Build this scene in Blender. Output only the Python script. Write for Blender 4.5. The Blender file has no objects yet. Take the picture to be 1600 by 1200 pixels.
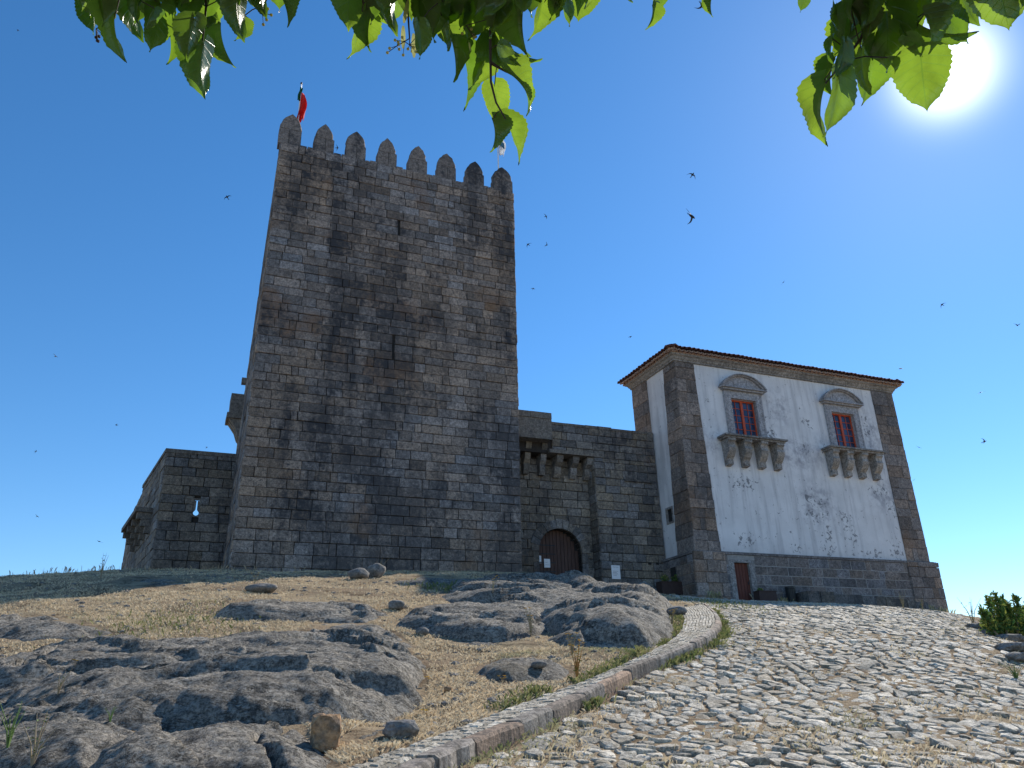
import bpy, math, random
import numpy as np
from mathutils import Vector, Matrix

random.seed(7); RNG = np.random.default_rng(7)
SC = bpy.context.scene
COL = SC.collection
PI = math.pi

# ------------------------------------------------------------------ camera, sky, sun, exposure
F_PX = 1250.0                      # focal length in pixels of the 1600-wide photograph
VPX, VPY = 700 - 800, 600 + 2450   # where the verticals meet, from the picture centre
_D = math.hypot(VPX, VPY)
TH = math.atan(F_PX / _D)
_up = np.array([VPX / _D * math.cos(TH), VPY / _D * math.cos(TH), -math.sin(TH)])
_fw = np.array([0, 0, -1.0]) - _up * math.sin(TH); _fw /= np.linalg.norm(_fw)
_rt = np.cross(_fw, _up)
R3 = np.array([_rt, _fw, _up])     # camera coords -> world coords
def ray(x, y):
    return R3 @ np.array([(x - 800) / F_PX, (600 - y) / F_PX, -1.0])
def at(x, y, Y):
    d = ray(x, y); return d * (Y / d[1])

cam = bpy.data.cameras.new('camera')
cam.sensor_width = 36.0
cam.lens = 36.0 * F_PX / 1600.0
cam.clip_start = 0.05; cam.clip_end = 3000
camo = bpy.data.objects.new('camera', cam); COL.objects.link(camo)
M4 = Matrix.Identity(4)
for i in range(3):
    for j in range(3): M4[i][j] = float(R3[i][j])
camo.matrix_world = M4
SC.camera = camo

sdir = ray(1478, 108); sdir = sdir / np.linalg.norm(sdir)
SUN_EL = math.asin(sdir[2]); SUN_AZ = math.atan2(sdir[0], sdir[1])
world = bpy.data.worlds.new('World'); SC.world = world; world.use_nodes = True
wn = world.node_tree; wn.nodes.clear()
wo = wn.nodes.new('ShaderNodeOutputWorld'); bg = wn.nodes.new('ShaderNodeBackground')
sky = wn.nodes.new('ShaderNodeTexSky'); sky.sky_type = 'NISHITA'; sky.sun_disc = False
sky.sun_elevation = SUN_EL; sky.sun_rotation = SUN_AZ
sky.air_density = 1.0; sky.dust_density = 0.03; sky.ozone_density = 4.0; sky.altitude = 400
bg.inputs['Strength'].default_value = 0.132
# the bright aureole and the sun itself, both of the sky, seen between the leaves
tc = wn.nodes.new('ShaderNodeTexCoord')
dp = wn.nodes.new('ShaderNodeVectorMath'); dp.operation = 'DOT_PRODUCT'; dp.inputs[1].default_value = tuple(sdir)
nv = wn.nodes.new('ShaderNodeVectorMath'); nv.operation = 'NORMALIZE'
wn.links.new(tc.outputs['Generated'], nv.inputs[0]); wn.links.new(nv.outputs[0], dp.inputs[0])
def wmath(op, a, b):
    n = wn.nodes.new('ShaderNodeMath'); n.operation = op
    for k, v in enumerate((a, b)):
        if isinstance(v, (int, float)): n.inputs[k].default_value = v
        else: wn.links.new(v, n.inputs[k])
    return n.outputs[0]
cl = wmath('MAXIMUM', dp.outputs['Value'], 0.0)
g1 = wmath('MULTIPLY', wmath('POWER', cl, 1300.0), 12.0)
g2 = wmath('MULTIPLY', wmath('POWER', cl, 60.0), .45)
g3 = wmath('MULTIPLY', wmath('POWER', cl, 14.0), 0.25)
gs = wmath('ADD', wmath('ADD', g1, g2), g3)
gc = wn.nodes.new('ShaderNodeMix'); gc.data_type = 'RGBA'; gc.blend_type = 'ADD'
gc.inputs[0].default_value = 1.0; gc.clamp_result = False
hs = wn.nodes.new('ShaderNodeHueSaturation'); hs.inputs['Saturation'].default_value = 1.22; hs.inputs['Hue'].default_value = 0.499; hs.inputs['Value'].default_value = 1.0
wn.links.new(sky.outputs[0], hs.inputs['Color'])
sc_ = wn.nodes.new('ShaderNodeVectorMath'); sc_.operation = 'SCALE'; sc_.inputs[0].default_value = (1.0, .98, .95)
wn.links.new(gs, sc_.inputs['Scale'])
wn.links.new(hs.outputs[0], gc.inputs[6]); wn.links.new(sc_.outputs[0], gc.inputs[7])
wn.links.new(gc.outputs[2], bg.inputs['Color']); wn.links.new(bg.outputs[0], wo.inputs[0])

sl = bpy.data.lights.new('sun', 'SUN'); sl.energy = 4.9; sl.angle = math.radians(0.5); sl.color = (1.0, .935, .83)
so = bpy.data.objects.new('sun', sl); COL.objects.link(so)
so.rotation_euler = Vector(sdir).to_track_quat('Z', 'Y').to_euler()
SC.view_settings.view_transform = 'Standard'; SC.view_settings.look = 'None'
SC.view_settings.gamma = 1.0; SC.view_settings.use_curve_mapping = False
SC.view_settings.exposure = 0.36
SC.cycles.max_bounces = 6; SC.cycles.transparent_max_bounces = 6
try: SC.cycles.sample_clamp_indirect = 6.0
except Exception: pass

# ------------------------------------------------------------------ numpy noise
def _h(ix, iy, s):
    n = (ix.astype(np.int64) * 374761393 + iy.astype(np.int64) * 668265263 + s * 1442695041) & 0x7fffffff
    n = ((n ^ (n >> 13)) * 1274126177) & 0x7fffffff
    return ((n ^ (n >> 16)) & 0xffff) / 65535.0
def vnoise(x, y, s=0):
    x = np.asarray(x, float); y = np.asarray(y, float)
    ix = np.floor(x); iy = np.floor(y); fx = x - ix; fy = y - iy
    fx = fx * fx * (3 - 2 * fx); fy = fy * fy * (3 - 2 * fy)
    a = _h(ix, iy, s); b = _h(ix + 1, iy, s); c = _h(ix, iy + 1, s); d = _h(ix + 1, iy + 1, s)
    return (a + (b - a) * fx + (c - a) * fy + (a - b - c + d) * fx * fy) * 2 - 1
def fbm(x, y, s=0, o=4, r=.5):
    v = 0; a = 1; t = 0
    for k in range(o):
        v = v + a * vnoise(x * 2 ** k + 17.3 * k, y * 2 ** k - 9.1 * k, s + k); t += a; a *= r
    return v / t
def seg_dist(px, py, line):
    best = np.full(px.shape, 1e9); side = np.zeros(px.shape)
    for (x0, y0), (x1, y1) in zip(line[:-1], line[1:]):
        dx, dy = x1 - x0, y1 - y0; L2 = dx * dx + dy * dy + 1e-12
        t = np.clip(((px - x0) * dx + (py - y0) * dy) / L2, 0, 1)
        d = np.hypot(px - x0 - t * dx, py - y0 - t * dy)
        cr = dx * (py - y0) - dy * (px - x0)
        m = d < best - 1e-9; best = np.where(m, d, best); side = np.where(m, np.sign(cr), side)
    return best, side
def inpoly(px, py, poly):
    ins = np.zeros(px.shape, bool); n = len(poly)
    for i in range(n):
        x0, y0 = poly[i]; x1, y1 = poly[(i + 1) % n]
        if y0 == y1: continue
        c = ((y0 > py) != (y1 > py)) & (px < (x1 - x0) * (py - y0) / (y1 - y0) + x0)
        ins ^= c
    return ins

# ------------------------------------------------------------------ object helpers
def new_obj(name, mesh, parent=None, mat=None):
    o = bpy.data.objects.new(name, mesh); COL.objects.link(o)
    if parent is not None: o.parent = parent
    if mat is not None and mesh is not None and not mesh.materials: mesh.materials.append(mat)
    return o
def empty(name, loc, rz=0.0):
    o = bpy.data.objects.new(name, None); COL.objects.link(o)
    o.location = loc; o.rotation_euler = (0, 0, rz); o.empty_display_size = .2
    return o
def tag(o, label=None, cat=None, group=None, kind=None):
    if label: o['label'] = label
    if cat: o['category'] = cat
    if group: o['group'] = group
    if kind: o['kind'] = kind
    return o
def mk(name, verts, faces, mat=None, parent=None, smooth=False, tone=None, uvs=None):
    me = bpy.data.meshes.new(name)
    me.from_pydata([tuple(map(float, v)) for v in verts] if not isinstance(verts, np.ndarray) else verts.tolist(), [], faces)
    if smooth: me.polygons.foreach_set('use_smooth', [True] * len(me.polygons))
    if tone is not None:
        a = me.attributes.new('tone', 'FLOAT_COLOR', 'POINT')
        t = np.asarray(tone, float)
        if t.ndim == 1: t = np.tile(t, (len(me.vertices), 1))
        t4 = np.ones((len(t), 4)); t4[:, :3] = t
        a.data.foreach_set('color', t4.ravel())
    me.update()
    return new_obj(name, me, parent, mat)
class MB:
    """collects shapes, then links them as one mesh"""
    def __init__(s): s.v = []; s.f = []; s.t = []
    def add(s, v, f, tone=None):
        b = len(s.v); s.v += [tuple(map(float, p)) for p in v]; s.f += [tuple(i + b for i in q) for q in f]
        s.t += [tuple(tone) if tone is not None else (.5, .5, .5)] * len(v)
        return s
    def box(s, x0, x1, y0, y1, z0, z1, tone=None):
        v = [(x, y, z) for z in (z0, z1) for y in (y0, y1) for x in (x0, x1)]
        return s.add(v, [(0, 2, 3, 1), (4, 5, 7, 6), (0, 1, 5, 4), (2, 6, 7, 3), (0, 4, 6, 2), (1, 3, 7, 5)], tone)
    def prism(s, prof, fn, tone=None):
        """closed outline swept between fn(p,0) and fn(p,1)"""
        n = len(prof); v = [fn(p, 0) for p in prof] + [fn(p, 1) for p in prof]
        f = [tuple(range(n))[::-1], tuple(range(n, 2 * n))] + [(i, (i + 1) % n, n + (i + 1) % n, n + i) for i in range(n)]
        return s.add(v, f, tone)
    def tube(s, pts, rad, k=6, tone=None):
        pts = [Vector(p) for p in pts]; v = []; f = []
        for i, p in enumerate(pts):
            d = (pts[min(i + 1, len(pts) - 1)] - pts[max(i - 1, 0)]).normalized()
            a = d.orthogonal().normalized(); b = d.cross(a)
            r = rad[i] if isinstance(rad, (list, tuple)) else rad
            for q in range(k):
                an = 2 * PI * q / k; v.append(p + a * math.cos(an) * r + b * math.sin(an) * r)
        for i in range(len(pts) - 1):
            for q in range(k):
                f.append((i * k + q, i * k + (q + 1) % k, (i + 1) * k + (q + 1) % k, (i + 1) * k + q))
        f.append(tuple(range(k))[::-1]); f.append(tuple((len(pts) - 1) * k + q for q in range(k)))
        return s.add(v, f, tone)
    def build(s, name, mat=None, parent=None, smooth=False):
        return mk(name, s.v, s.f, mat, parent, smooth, tone=np.array(s.t) if s.t else None)

# ------------------------------------------------------------------ materials
class G:
    def __init__(s, name, rough=.9, spec=.3):
        s.m = bpy.data.materials.new(name); s.m.use_nodes = True; s.nt = s.m.node_tree
        s.b = s.nt.nodes['Principled BSDF']; s.out = s.nt.nodes['Material Output']
        s.b.inputs['Roughness'].default_value = rough
        s.b.inputs['Specular IOR Level'].default_value = spec
        s.geo = s.nt.nodes.new('ShaderNodeNewGeometry'); s.pos = s.geo.outputs['Position']
    def _in(s, sock, v):
        if hasattr(v, 'is_output') or isinstance(v, bpy.types.NodeSocket): s.nt.links.new(v, sock)
        elif isinstance(v, (tuple, list)) and len(v) == 3 and sock.type == 'RGBA': sock.default_value = (*v, 1)
        else: sock.default_value = v
    def vec(s, v, sc):
        n = s.nt.nodes.new('ShaderNodeVectorMath'); n.operation = 'MULTIPLY'; s._in(n.inputs[0], v); n.inputs[1].default_value = sc; return n.outputs[0]
    def noise(s, scale, detail=3, rough=.55, vec=None, dist=0.0, lac=2.0):
        n = s.nt.nodes.new('ShaderNodeTexNoise'); s._in(n.inputs['Vector'], vec if vec is not None else s.pos)
        n.inputs['Scale'].default_value = scale; n.inputs['Detail'].default_value = detail
        n.inputs['Roughness'].default_value = rough; n.inputs['Distortion'].default_value = dist
        n.inputs['Lacunarity'].default_value = lac
        return n.outputs['Fac']
    def voro(s, scale, vec=None, feat='F1'):
        n = s.nt.nodes.new('ShaderNodeTexVoronoi'); n.feature = feat; s._in(n.inputs['Vector'], vec if vec is not None else s.pos)
        n.inputs['Scale'].default_value = scale; return n.outputs['Distance']
    def ms(s, fac, lo, hi, a=0.0, b=1.0):
        n = s.nt.nodes.new('ShaderNodeMapRange'); n.interpolation_type = 'SMOOTHSTEP'; s._in(n.inputs[0], fac)
        n.inputs[1].default_value = lo; n.inputs[2].default_value = hi; n.inputs[3].default_value = a; n.inputs[4].default_value = b
        return n.outputs[0]
    def math(s, op, a, b=0.0):
        n = s.nt.nodes.new('ShaderNodeMath'); n.operation = op; s._in(n.inputs[0], a); s._in(n.inputs[1], b); return n.outputs[0]
    def mix(s, fac, a, b, mode='MIX'):
        n = s.nt.nodes.new('ShaderNodeMix'); n.data_type = 'RGBA'; n.blend_type = mode
        s._in(n.inputs[0], fac); s._in(n.inputs[6], a); s._in(n.inputs[7], b); return n.outputs[2]
    def scale(s, col, f):
        n = s.nt.nodes.new('ShaderNodeVectorMath'); n.operation = 'SCALE'; s._in(n.inputs[0], col); s._in(n.inputs['Scale'], f); return n.outputs[0]
    def tone(s):
        n = s.nt.nodes.new('ShaderNodeAttribute'); n.attribute_name = 'tone'
        q = s.nt.nodes.new('ShaderNodeSeparateColor'); s.nt.links.new(n.outputs['Color'], q.inputs[0]); return q.outputs
    def objpos(s):
        n = s.nt.nodes.new('ShaderNodeTexCoord'); return n.outputs['Object']
    def bump(s, h, strength=.5, dist=.02):
        n = s.nt.nodes.new('ShaderNodeBump'); n.inputs['Strength'].default_value = strength; n.inputs['Distance'].default_value = dist
        s._in(n.inputs['Height'], h); s.nt.links.new(n.outputs[0], s.b.inputs['Normal']); return n.outputs[0]
    def col(s, c): s._in(s.b.inputs['Base Color'], c); return s
def plain(name, c, rough=.8, var=.15, nscale=8, spec=.3, metal=0):
    g = G(name, rough, spec); n = g.noise(nscale, 4)
    g.col(g.scale(c, g.ms(n, .25, .75, 1 - var, 1 + var))); g.bump(g.noise(nscale * 6, 3), .2, .01)
    g.b.inputs['Metallic'].default_value = metal
    return g.m

def stone_mat(name, warm, cool, dark=.5, gain=1.0, lich=.5, rust=.3, streak=.4, speck=1.0):
    """weathered granite ashlar: tone.r brightness, tone.g warm/cool, tone.b lichen"""
    g = G(name, .92, .2); t = g.tone()
    c = g.mix(t[1], warm, cool)
    c = g.scale(c, g.math('MULTIPLY', g.math('ADD', g.math('MULTIPLY', t[0], .8), .60), gain))
    # grain
    gr = g.noise(26, 4, .7); c = g.scale(c, g.ms(gr, .3, .7, .55, 1.45)); c = g.scale(c, g.ms(g.noise(7, 5, .75), .33, .67, .68, 1.34))
    # rust patches
    rp = g.ms(g.noise(.33, 3, .6), .56, .70); rp = g.math('MULTIPLY', rp, rust)
    c = g.mix(rp, c, (.225, .125, .065))
    # pale lichen bloom
    pl = g.math('MULTIPLY', g.ms(g.noise(9, 5, .75), .55, .64), g.ms(g.noise(.5, 2), .4, .65))
    c = g.mix(g.math('MULTIPLY', pl, lich), c, (.46, .46, .45))
    # dark crust: big patches broken up by fine noise, and runs down the wall
    big = g.noise(.25, 5, .68); st = g.noise(1.0, 3, .6, vec=g.vec(g.pos, (.9, .9, .07)))
    fine = g.noise(4.5, 6, .75)
    dk = g.ms(g.math('ADD', g.math('ADD', g.math('MULTIPLY', big, .75), g.math('MULTIPLY', st, streak)), g.math('MULTIPLY', fine, .55)), .80 + .1 * (streak - .4), 1.02)
    dk = g.math('MULTIPLY', g.math('ADD', g.math('MULTIPLY', t[2], .5), .65), dk)
    c = g.mix(g.math('MULTIPLY', dk, dark), c, (.05, .05, .055))
    sp = g.ms(g.noise(9, 4, .7), .575, .63); c = g.mix(g.math('MULTIPLY', sp, .65 * speck), c, (.05, .05, .055))
    g.col(c)
    g.bump(g.math('ADD', g.noise(6, 5, .6), g.math('MULTIPLY', gr, .5)), .6, .03)
    return g.m
M_TOWER = stone_mat('granite_tower', (.33, .245, .18), (.235, .232, .24), dark=.9, gain=.84, rust=.55, streak=.5)
M_WALL = stone_mat('granite_wall', (.28, .235, .18), (.22, .22, .225), dark=.85, gain=.8, rust=.3)
M_BAST = stone_mat('granite_bastion', (.28, .235, .185), (.22, .22, .225), dark=.8, gain=.75)
M_QUOIN = stone_mat('granite_quoin', (.31, .235, .185), (.25, .225, .215), dark=.65, gain=.85, lich=.35, rust=.35)
M_PLINTH = stone_mat('granite_plinth', (.25, .205, .175), (.21, .21, .225), dark=.55, gain=.85, lich=.3)
M_TRIM = stone_mat('granite_trim', (.34, .31, .28), (.30, .295, .295), dark=.55, gain=.85, lich=.3, rust=.1)
M_FRAME = stone_mat('window_granite', (.34, .33, .34), (.32, .32, .34), dark=.15, gain=.95, lich=.1, rust=.0, speck=.2)
M_JOINT = plain('mortar_dark', (.045, .04, .037), .95)
M_JOINTL = plain('mortar_pale', (.30, .29, .28), .95)
M_DARK = plain('inner_dark', (.03, .03, .03), .95)

def plaster_mat():
    g = G('white_plaster', .85, .25); o = g.objpos()
    sep = g.nt.nodes.new('ShaderNodeSeparateXYZ'); g._in(sep.inputs[0], o); X, Y_, Z = sep.outputs
    c = g.scale((.73, .73, .745), g.ms(g.noise(.8, 4, .6, vec=o), .3, .7, .90, 1.03))
    def blob(cx, cz, rx, rz):
        a = g.math('DIVIDE', g.math('SUBTRACT', X, cx), rx); b = g.math('DIVIDE', g.math('SUBTRACT', Z, cz), rz)
        d = g.math('SQRT', g.math('ADD', g.math('MULTIPLY', a, a), g.math('MULTIPLY', b, b)))
        return g.ms(d, .2, 1.0, 1.0, 0.0)
    # grey weathering clouds
    gz = None
    run = g.math('MULTIPLY', g.ms(g.noise(1.6, 4, .65, vec=g.vec(o, (1.6, 1, .13))), .46, .68), .50); c = g.mix(run, c, (.38, .38, .40))
    for b in ((2.0, 7.9, 1.1, 1.3), (7.0, 7.6, 2.6, 1.6), (8.9, 8.0, 1.0, 1.4), (12.7, 9.3, 1.0, 2.2), (6.4, 10.2, 1.2, 1.6), (12.6, 5.9, 1.6, 1.6), (8.0, 5.0, 2.0, 2.0)):
        k = blob(*b); gz = k if gz is None else g.math('MAXIMUM', gz, k)
    cl = g.math('MULTIPLY', gz, g.ms(g.noise(1.7, 6, .7, vec=o), .40, .68))
    c = g.mix(g.math('MULTIPLY', cl, .8), c, (.27, .27, .31))
    # flaked spots showing the dark render below
    fl = None
    for b in ((3.4, 5.8, 1.5, .7), (7.6, 5.2, 1.6, .75), (7.7, 4.5, 1.3, .9), (9.7, 4.1, 1.0, 1.1), (9.9, 3.2, .7, 1.0), (3.2, 2.9, .9, .8), (8.2, 2.75, .8, 1.0), (8.4, 3.6, .35, .8), (6.1, 2.6, .8, .5),
              (12.8, 2.8, .7, 1.5), (12.5, 6.0, 1.2, .6), (11.0, 2.5, 2.2, .5), (5.6, 8.9, .45, 2.1), (12.5, 9.8, .5, 1.5), (7.9, 8.0, .7, .5), (8.0, 9.6, .8, .6), (13.1, 5.0, .6, .8)):
        k = blob(*b); fl = k if fl is None else g.math('MAXIMUM', fl, k)
    n = g.noise(5.0, 5, .62, vec=o, dist=.6)
    th = g.math('ADD', n, g.math('MULTIPLY', fl, .115))
    c = g.mix(g.math('MULTIPLY', g.ms(th, .650, .680), .8), c, (.15, .155, .17))
    # small specks anywhere
    c = g.mix(g.math('MULTIPLY', g.ms(g.noise(9, 3, .6, vec=o), .70, .73), .6), c, (.2, .2, .22))
    # damp grime just above the ledge
    c = g.mix(g.math('MULTIPLY', g.math('MULTIPLY', g.ms(Z, 2.2, 3.0, 1, 0), g.noise(3, 4, vec=o)), .5), c, (.42, .42, .42))
    g.col(c); g.bump(g.math('ADD', g.noise(3, 5, .6, vec=o), g.math('MULTIPLY', g.ms(th, .655, .672), -.6)), .35, .02)
    return g.m
M_PLASTER = plaster_mat()

def rock_mat():
    g = G('lichen_granite_rock', .95, .15)
    a = g.noise(1.3, 5, .65); b = g.noise(19, 6, .8); d = g.noise(3.4, 8, .82, dist=.3)
    c = g.mix(g.ms(a, .35, .65), (.34, .305, .255), (.225, .205, .175))
    c = g.scale(c, g.ms(b, .36, .64, .35, 1.65))
    c = g.mix(g.math('MULTIPLY', g.ms(d, .50, .60), .82), c, (.045, .045, .043))
    c = g.mix(g.math('MULTIPLY', g.ms(g.noise(26, 6, .85), .53, .61), .8), c, (.42, .41, .385))
    c = g.mix(g.math('MULTIPLY', g.ms(g.noise(.8, 3), .60, .72), .35), c, (.24, .19, .12))
    vc = g.noise(2.2, 5, .7, vec=g.vec(g.pos, (.35, 1.1, 1.1)), dist=1.0)
    cr = g.ms(g.math('ABSOLUTE', g.math('SUBTRACT', vc, .5)), .0, .012, 0, 1)
    c = g.mix(g.math('MULTIPLY', g.math('SUBTRACT', 1.0, cr), .6), c, (.03, .03, .03))
    g.col(c)
    hgt = g.math('ADD', g.math('ADD', g.math('MULTIPLY', b, .5), d), g.math('MULTIPLY', cr, .35))
    g.bump(hgt, 1.0, .09)
    return g.m
M_ROCK = rock_mat()
def boulder_mat(name, c1, c2):
    g = G(name, .9, .2); c = g.mix(g.ms(g.noise(4, 5, .7), .4, .6), c1, c2)
    c = g.scale(c, g.ms(g.noise(22, 4, .7), .3, .7, .6, 1.35)); g.col(c); g.bump(g.noise(9, 5, .7), .8, .03); return g.m
M_BOULDER = boulder_mat('grey_boulder', (.24, .22, .2), (.14, .135, .125))
M_ORANGE = boulder_mat('orange_granite', (.42, .25, .13), (.26, .18, .12))

def ground_mat():
    g = G('dry_hillside', 1.0, .05)
    c = g.mix(g.ms(g.noise(.5, 5, .65), .38, .62), (.46, .35, .225), (.34, .245, .16))
    c = g.mix(g.ms(g.noise(1.4, 7, .8), .47, .60), c, (.17, .12, .075))
    c = g.mix(g.math('MULTIPLY', g.ms(g.noise(.32, 4, .6), .62, .72), .3), c, (.17, .16, .10))
    c = g.mix(g.math('MULTIPLY', g.ms(g.noise(22, 4, .8), .52, .66), .75), c, (.56, .47, .31))
    c = g.mix(g.math('MULTIPLY', g.ms(g.noise(13, 4, .8), .60, .70), .7), c, (.07, .05, .035))
    g.col(c); g.bump(g.math('ADD', g.noise(5, 6, .8), g.noise(28, 4, .8)), 1.0, .06); return g.m
M_GROUND = ground_mat()
def cobble_mat():
    g = G('ramp_cobble', .8, .3); t = g.tone()
    c = g.mix(t[1], (.62, .55, .44), (.46, .415, .34))
    c = g.scale(c, g.math('ADD', g.math('MULTIPLY', t[0], .8), .5))
    c = g.scale(c, g.ms(g.noise(24, 5, .8), .34, .66, .5, 1.5))
    c = g.mix(g.math('MULTIPLY', g.ms(g.noise(9, 5, .8), .50, .60), .75), c, (.10, .09, .07)); c = g.mix(g.math('MULTIPLY', g.ms(g.noise(1.1, 4, .7), .48, .66), .55), c, (.22, .18, .12))
    c = g.mix(g.math('MULTIPLY', t[2], .55), c, (.26, .19, .11))
    g.col(c); g.bump(g.math('ADD', g.noise(14, 5, .7), g.noise(50, 3, .7)), .8, .02); return g.m
M_COBBLE = cobble_mat()
def kerb_mat():
    g = G('kerb_granite', .9, .2); t = g.tone()
    c = g.mix(t[1], (.36, .23, .15), (.30, .28, .25)); c = g.scale(c, g.math('ADD', g.math('MULTIPLY', t[0], .6), .65))
    st = g.noise(9, 4, .7, vec=g.vec(g.pos, (1, 1, .12)))
    c = g.mix(g.math('MULTIPLY', g.ms(st, .46, .58), .7), c, (.08, .07, .06))
    c = g.scale(c, g.ms(g.noise(30, 3, .7), .3, .7, .7, 1.3)); g.col(c); g.bump(g.noise(15, 5, .7), .8, .03); return g.m
M_KERB = kerb_mat()
def wood_mat(name, c1, c2):
    g = G(name, .75, .25); o = g.objpos()
    n = g.noise(6, 5, .7, vec=g.vec(o, (3, 3, .25))); g.col(g.mix(g.ms(n, .35, .65), c1, c2)); g.bump(n, .4, .01); return g.m
M_GATE = wood_mat('gate_wood', (.07, .042, .036), (.115, .068, .055))
M_DOOR = wood_mat('door_wood', (.17, .06, .042), (.10, .04, .032))
M_RED = plain('red_paint', (.50, .085, .035), .5, .12)
M_TILE = plain('roof_tile', (.15, .07, .055), .85, .45, 5)
M_TILEP = plain('roof_tile_ends', (.50, .37, .30), .9, .25, 6)
M_IRON = plain('dark_iron', (.03, .03, .035), .5)
def glass_mat():
    g = G('window_glass', .08, .6); g.col(g.mix(g.ms(g.noise(1.5, 2), .4, .6), (.02, .025, .06), (.05, .06, .12))); return g.m
M_GLASS = glass_mat()
M_WHITE = plain('white_board', (.82, .82, .84), .6, .03)
M_PRINT = plain('print_grey', (.16, .16, .18), .7, .05)
M_BIN = plain('bin_black', (.025, .028, .03), .5)
M_BROWN = plain('planter_brown', (.055, .035, .032), .7)
M_POLE = plain('white_pole', (.75, .75, .75), .4, .05)

# ------------------------------------------------------------------ terrain heights
_pts = []
for (x, y, Y) in [(-150, 1200, 7.4), (0, 1200, 7.6), (400, 1200, 8.0), (800, 1200, 8.2), (1200, 1200, 8.3), (1600, 1200, 8.6),
                  (-100, 1100, 11.2), (200, 1100, 11.3), (600, 1100, 11.4), (1000, 1100, 11.5), (1300, 1100, 11.7), (1600, 1095, 12.2),
                  (0, 1010, 14.8), (400, 1000, 15.6), (800, 1008, 16.0), (1100, 1002, 16.6), (1350, 1008, 16.6), (1600, 1030, 15.6),
                  (0, 962, 17.2), (400, 950, 18.6), (800, 955, 20.4), (1060, 962, 21.0), (1300, 966, 23), (1500, 975, 24),
                  (0, 946, 18.4), (180, 926, 20.7), (350, 908, 23.4), (600, 899, 28.6), (820, 903, 27.8),
                  (358, 893, 30.6), (600, 894, 32.2), (815, 896, 34.5), (870, 898, 36.5), (1000, 922, 36.5), (200, 893, 34), (300, 893, 36),
                  (0, 902, 25), (100, 899, 26.5), (1060, 936, 31), (1200, 941, 30.5), (1350, 947, 31.5), (1460, 957, 33), (1090, 935, 38), (1300, 946, 40), (1480, 960, 43.5),
                  (1510, 964, 29), (1560, 988, 22.5), (1600, 1012, 16.8)]:
    _pts.append(at(x, y, Y))
for p in [(0, 0, -1.62), (-6, 0, -2.1), (6, 0, -1.6), (0, 4, -1.12), (-5, 4, -1.5), (6, 4, -1.1), (0, -8, -2.6), (-12, -6, -3), (12, -6, -2.8),
          (-22, 10, -2.2), (-30, 20, -.5), (-34, 32, 2.5), (-30, 45, 5.0), (-15, 55, 6.2), (5, 58, 6.3), (20, 55, 4.4), (30, 44, 1.5), (24, 30, .4), (19, 22, -1.0), (14, 14, -1.4), (11, 8, -1.6), (-14, 3, -2.2)]:
    _pts.append(np.array(p, float))
_pts = np.array(_pts)
def _tps_fit(P, lam=.02):
    n = len(P); d = np.hypot(P[:, None, 0] - P[None, :, 0], P[:, None, 1] - P[None, :, 1])
    K = np.where(d > 0, d * d * np.log(d + 1e-12), 0) + lam * n * np.eye(n)
    Q = np.c_[np.ones(n), P[:, :2]]; A = np.block([[K, Q], [Q.T, np.zeros((3, 3))]])
    return np.linalg.solve(A, np.r_[P[:, 2], 0, 0, 0])
_w = _tps_fit(_pts)
def tps(x, y):
    x = np.asarray(x, float); y = np.asarray(y, float); sh = x.shape; x = x.ravel(); y = y.ravel(); out = np.zeros(len(x))
    for k in range(0, len(x), 20000):
        d = np.hypot(x[k:k + 20000, None] - _pts[None, :, 0], y[k:k + 20000, None] - _pts[None, :, 1])
        out[k:k + 20000] = np.where(d > 0, d * d * np.log(d + 1e-12), 0) @ _w[:-3] + _w[-3] + _w[-2] * x[k:k + 20000] + _w[-1] * y[k:k + 20000]
    return out.reshape(sh)
GX = np.r_[np.linspace(-160, -30, 28)[:-1], np.arange(-30, 24, .16), np.linspace(24, 160, 30)]
GY = np.r_[np.linspace(-120, -2, 22)[:-1], np.arange(-2, 46, .16), np.linspace(46, 260, 36)]
XX, YY = np.meshgrid(GX, GY)
T0 = tps(np.clip(XX, -34, 30), np.clip(YY, -8, 58))
_out = np.maximum(0, np.maximum(np.maximum(-34 - XX, XX - 30), np.maximum(-8 - YY, YY - 58)))
T0 = T0 - .22 * _out
def interp(A, x, y):
    x = np.asarray(x, float); y = np.asarray(y, float)
    i = np.clip(np.searchsorted(GX, x) - 1, 0, len(GX) - 2); j = np.clip(np.searchsorted(GY, y) - 1, 0, len(GY) - 2)
    fx = (x - GX[i]) / (GX[i + 1] - GX[i]); fy = (y - GY[j]) / (GY[j + 1] - GY[j])
    return A[j, i] * (1 - fx) * (1 - fy) + A[j, i + 1] * fx * (1 - fy) + A[j + 1, i] * (1 - fx) * fy + A[j + 1, i + 1] * fx * fy
def hit(px, py, A=None, off=0.0, y0=5.5, y1=60):
    """first point of the ground along the sight line of a pixel"""
    A = T0 if A is None else A
    d = ray(px, py); d = d / d[1]; t = np.arange(y0, y1, .03)
    below = d[2] * t < interp(A, d[0] * t, t) + off
    if not below.any(): return None
    tt = t[np.argmax(below)]
    return np.array([d[0] * tt, tt, float(interp(A, d[0] * tt, tt))])

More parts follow.
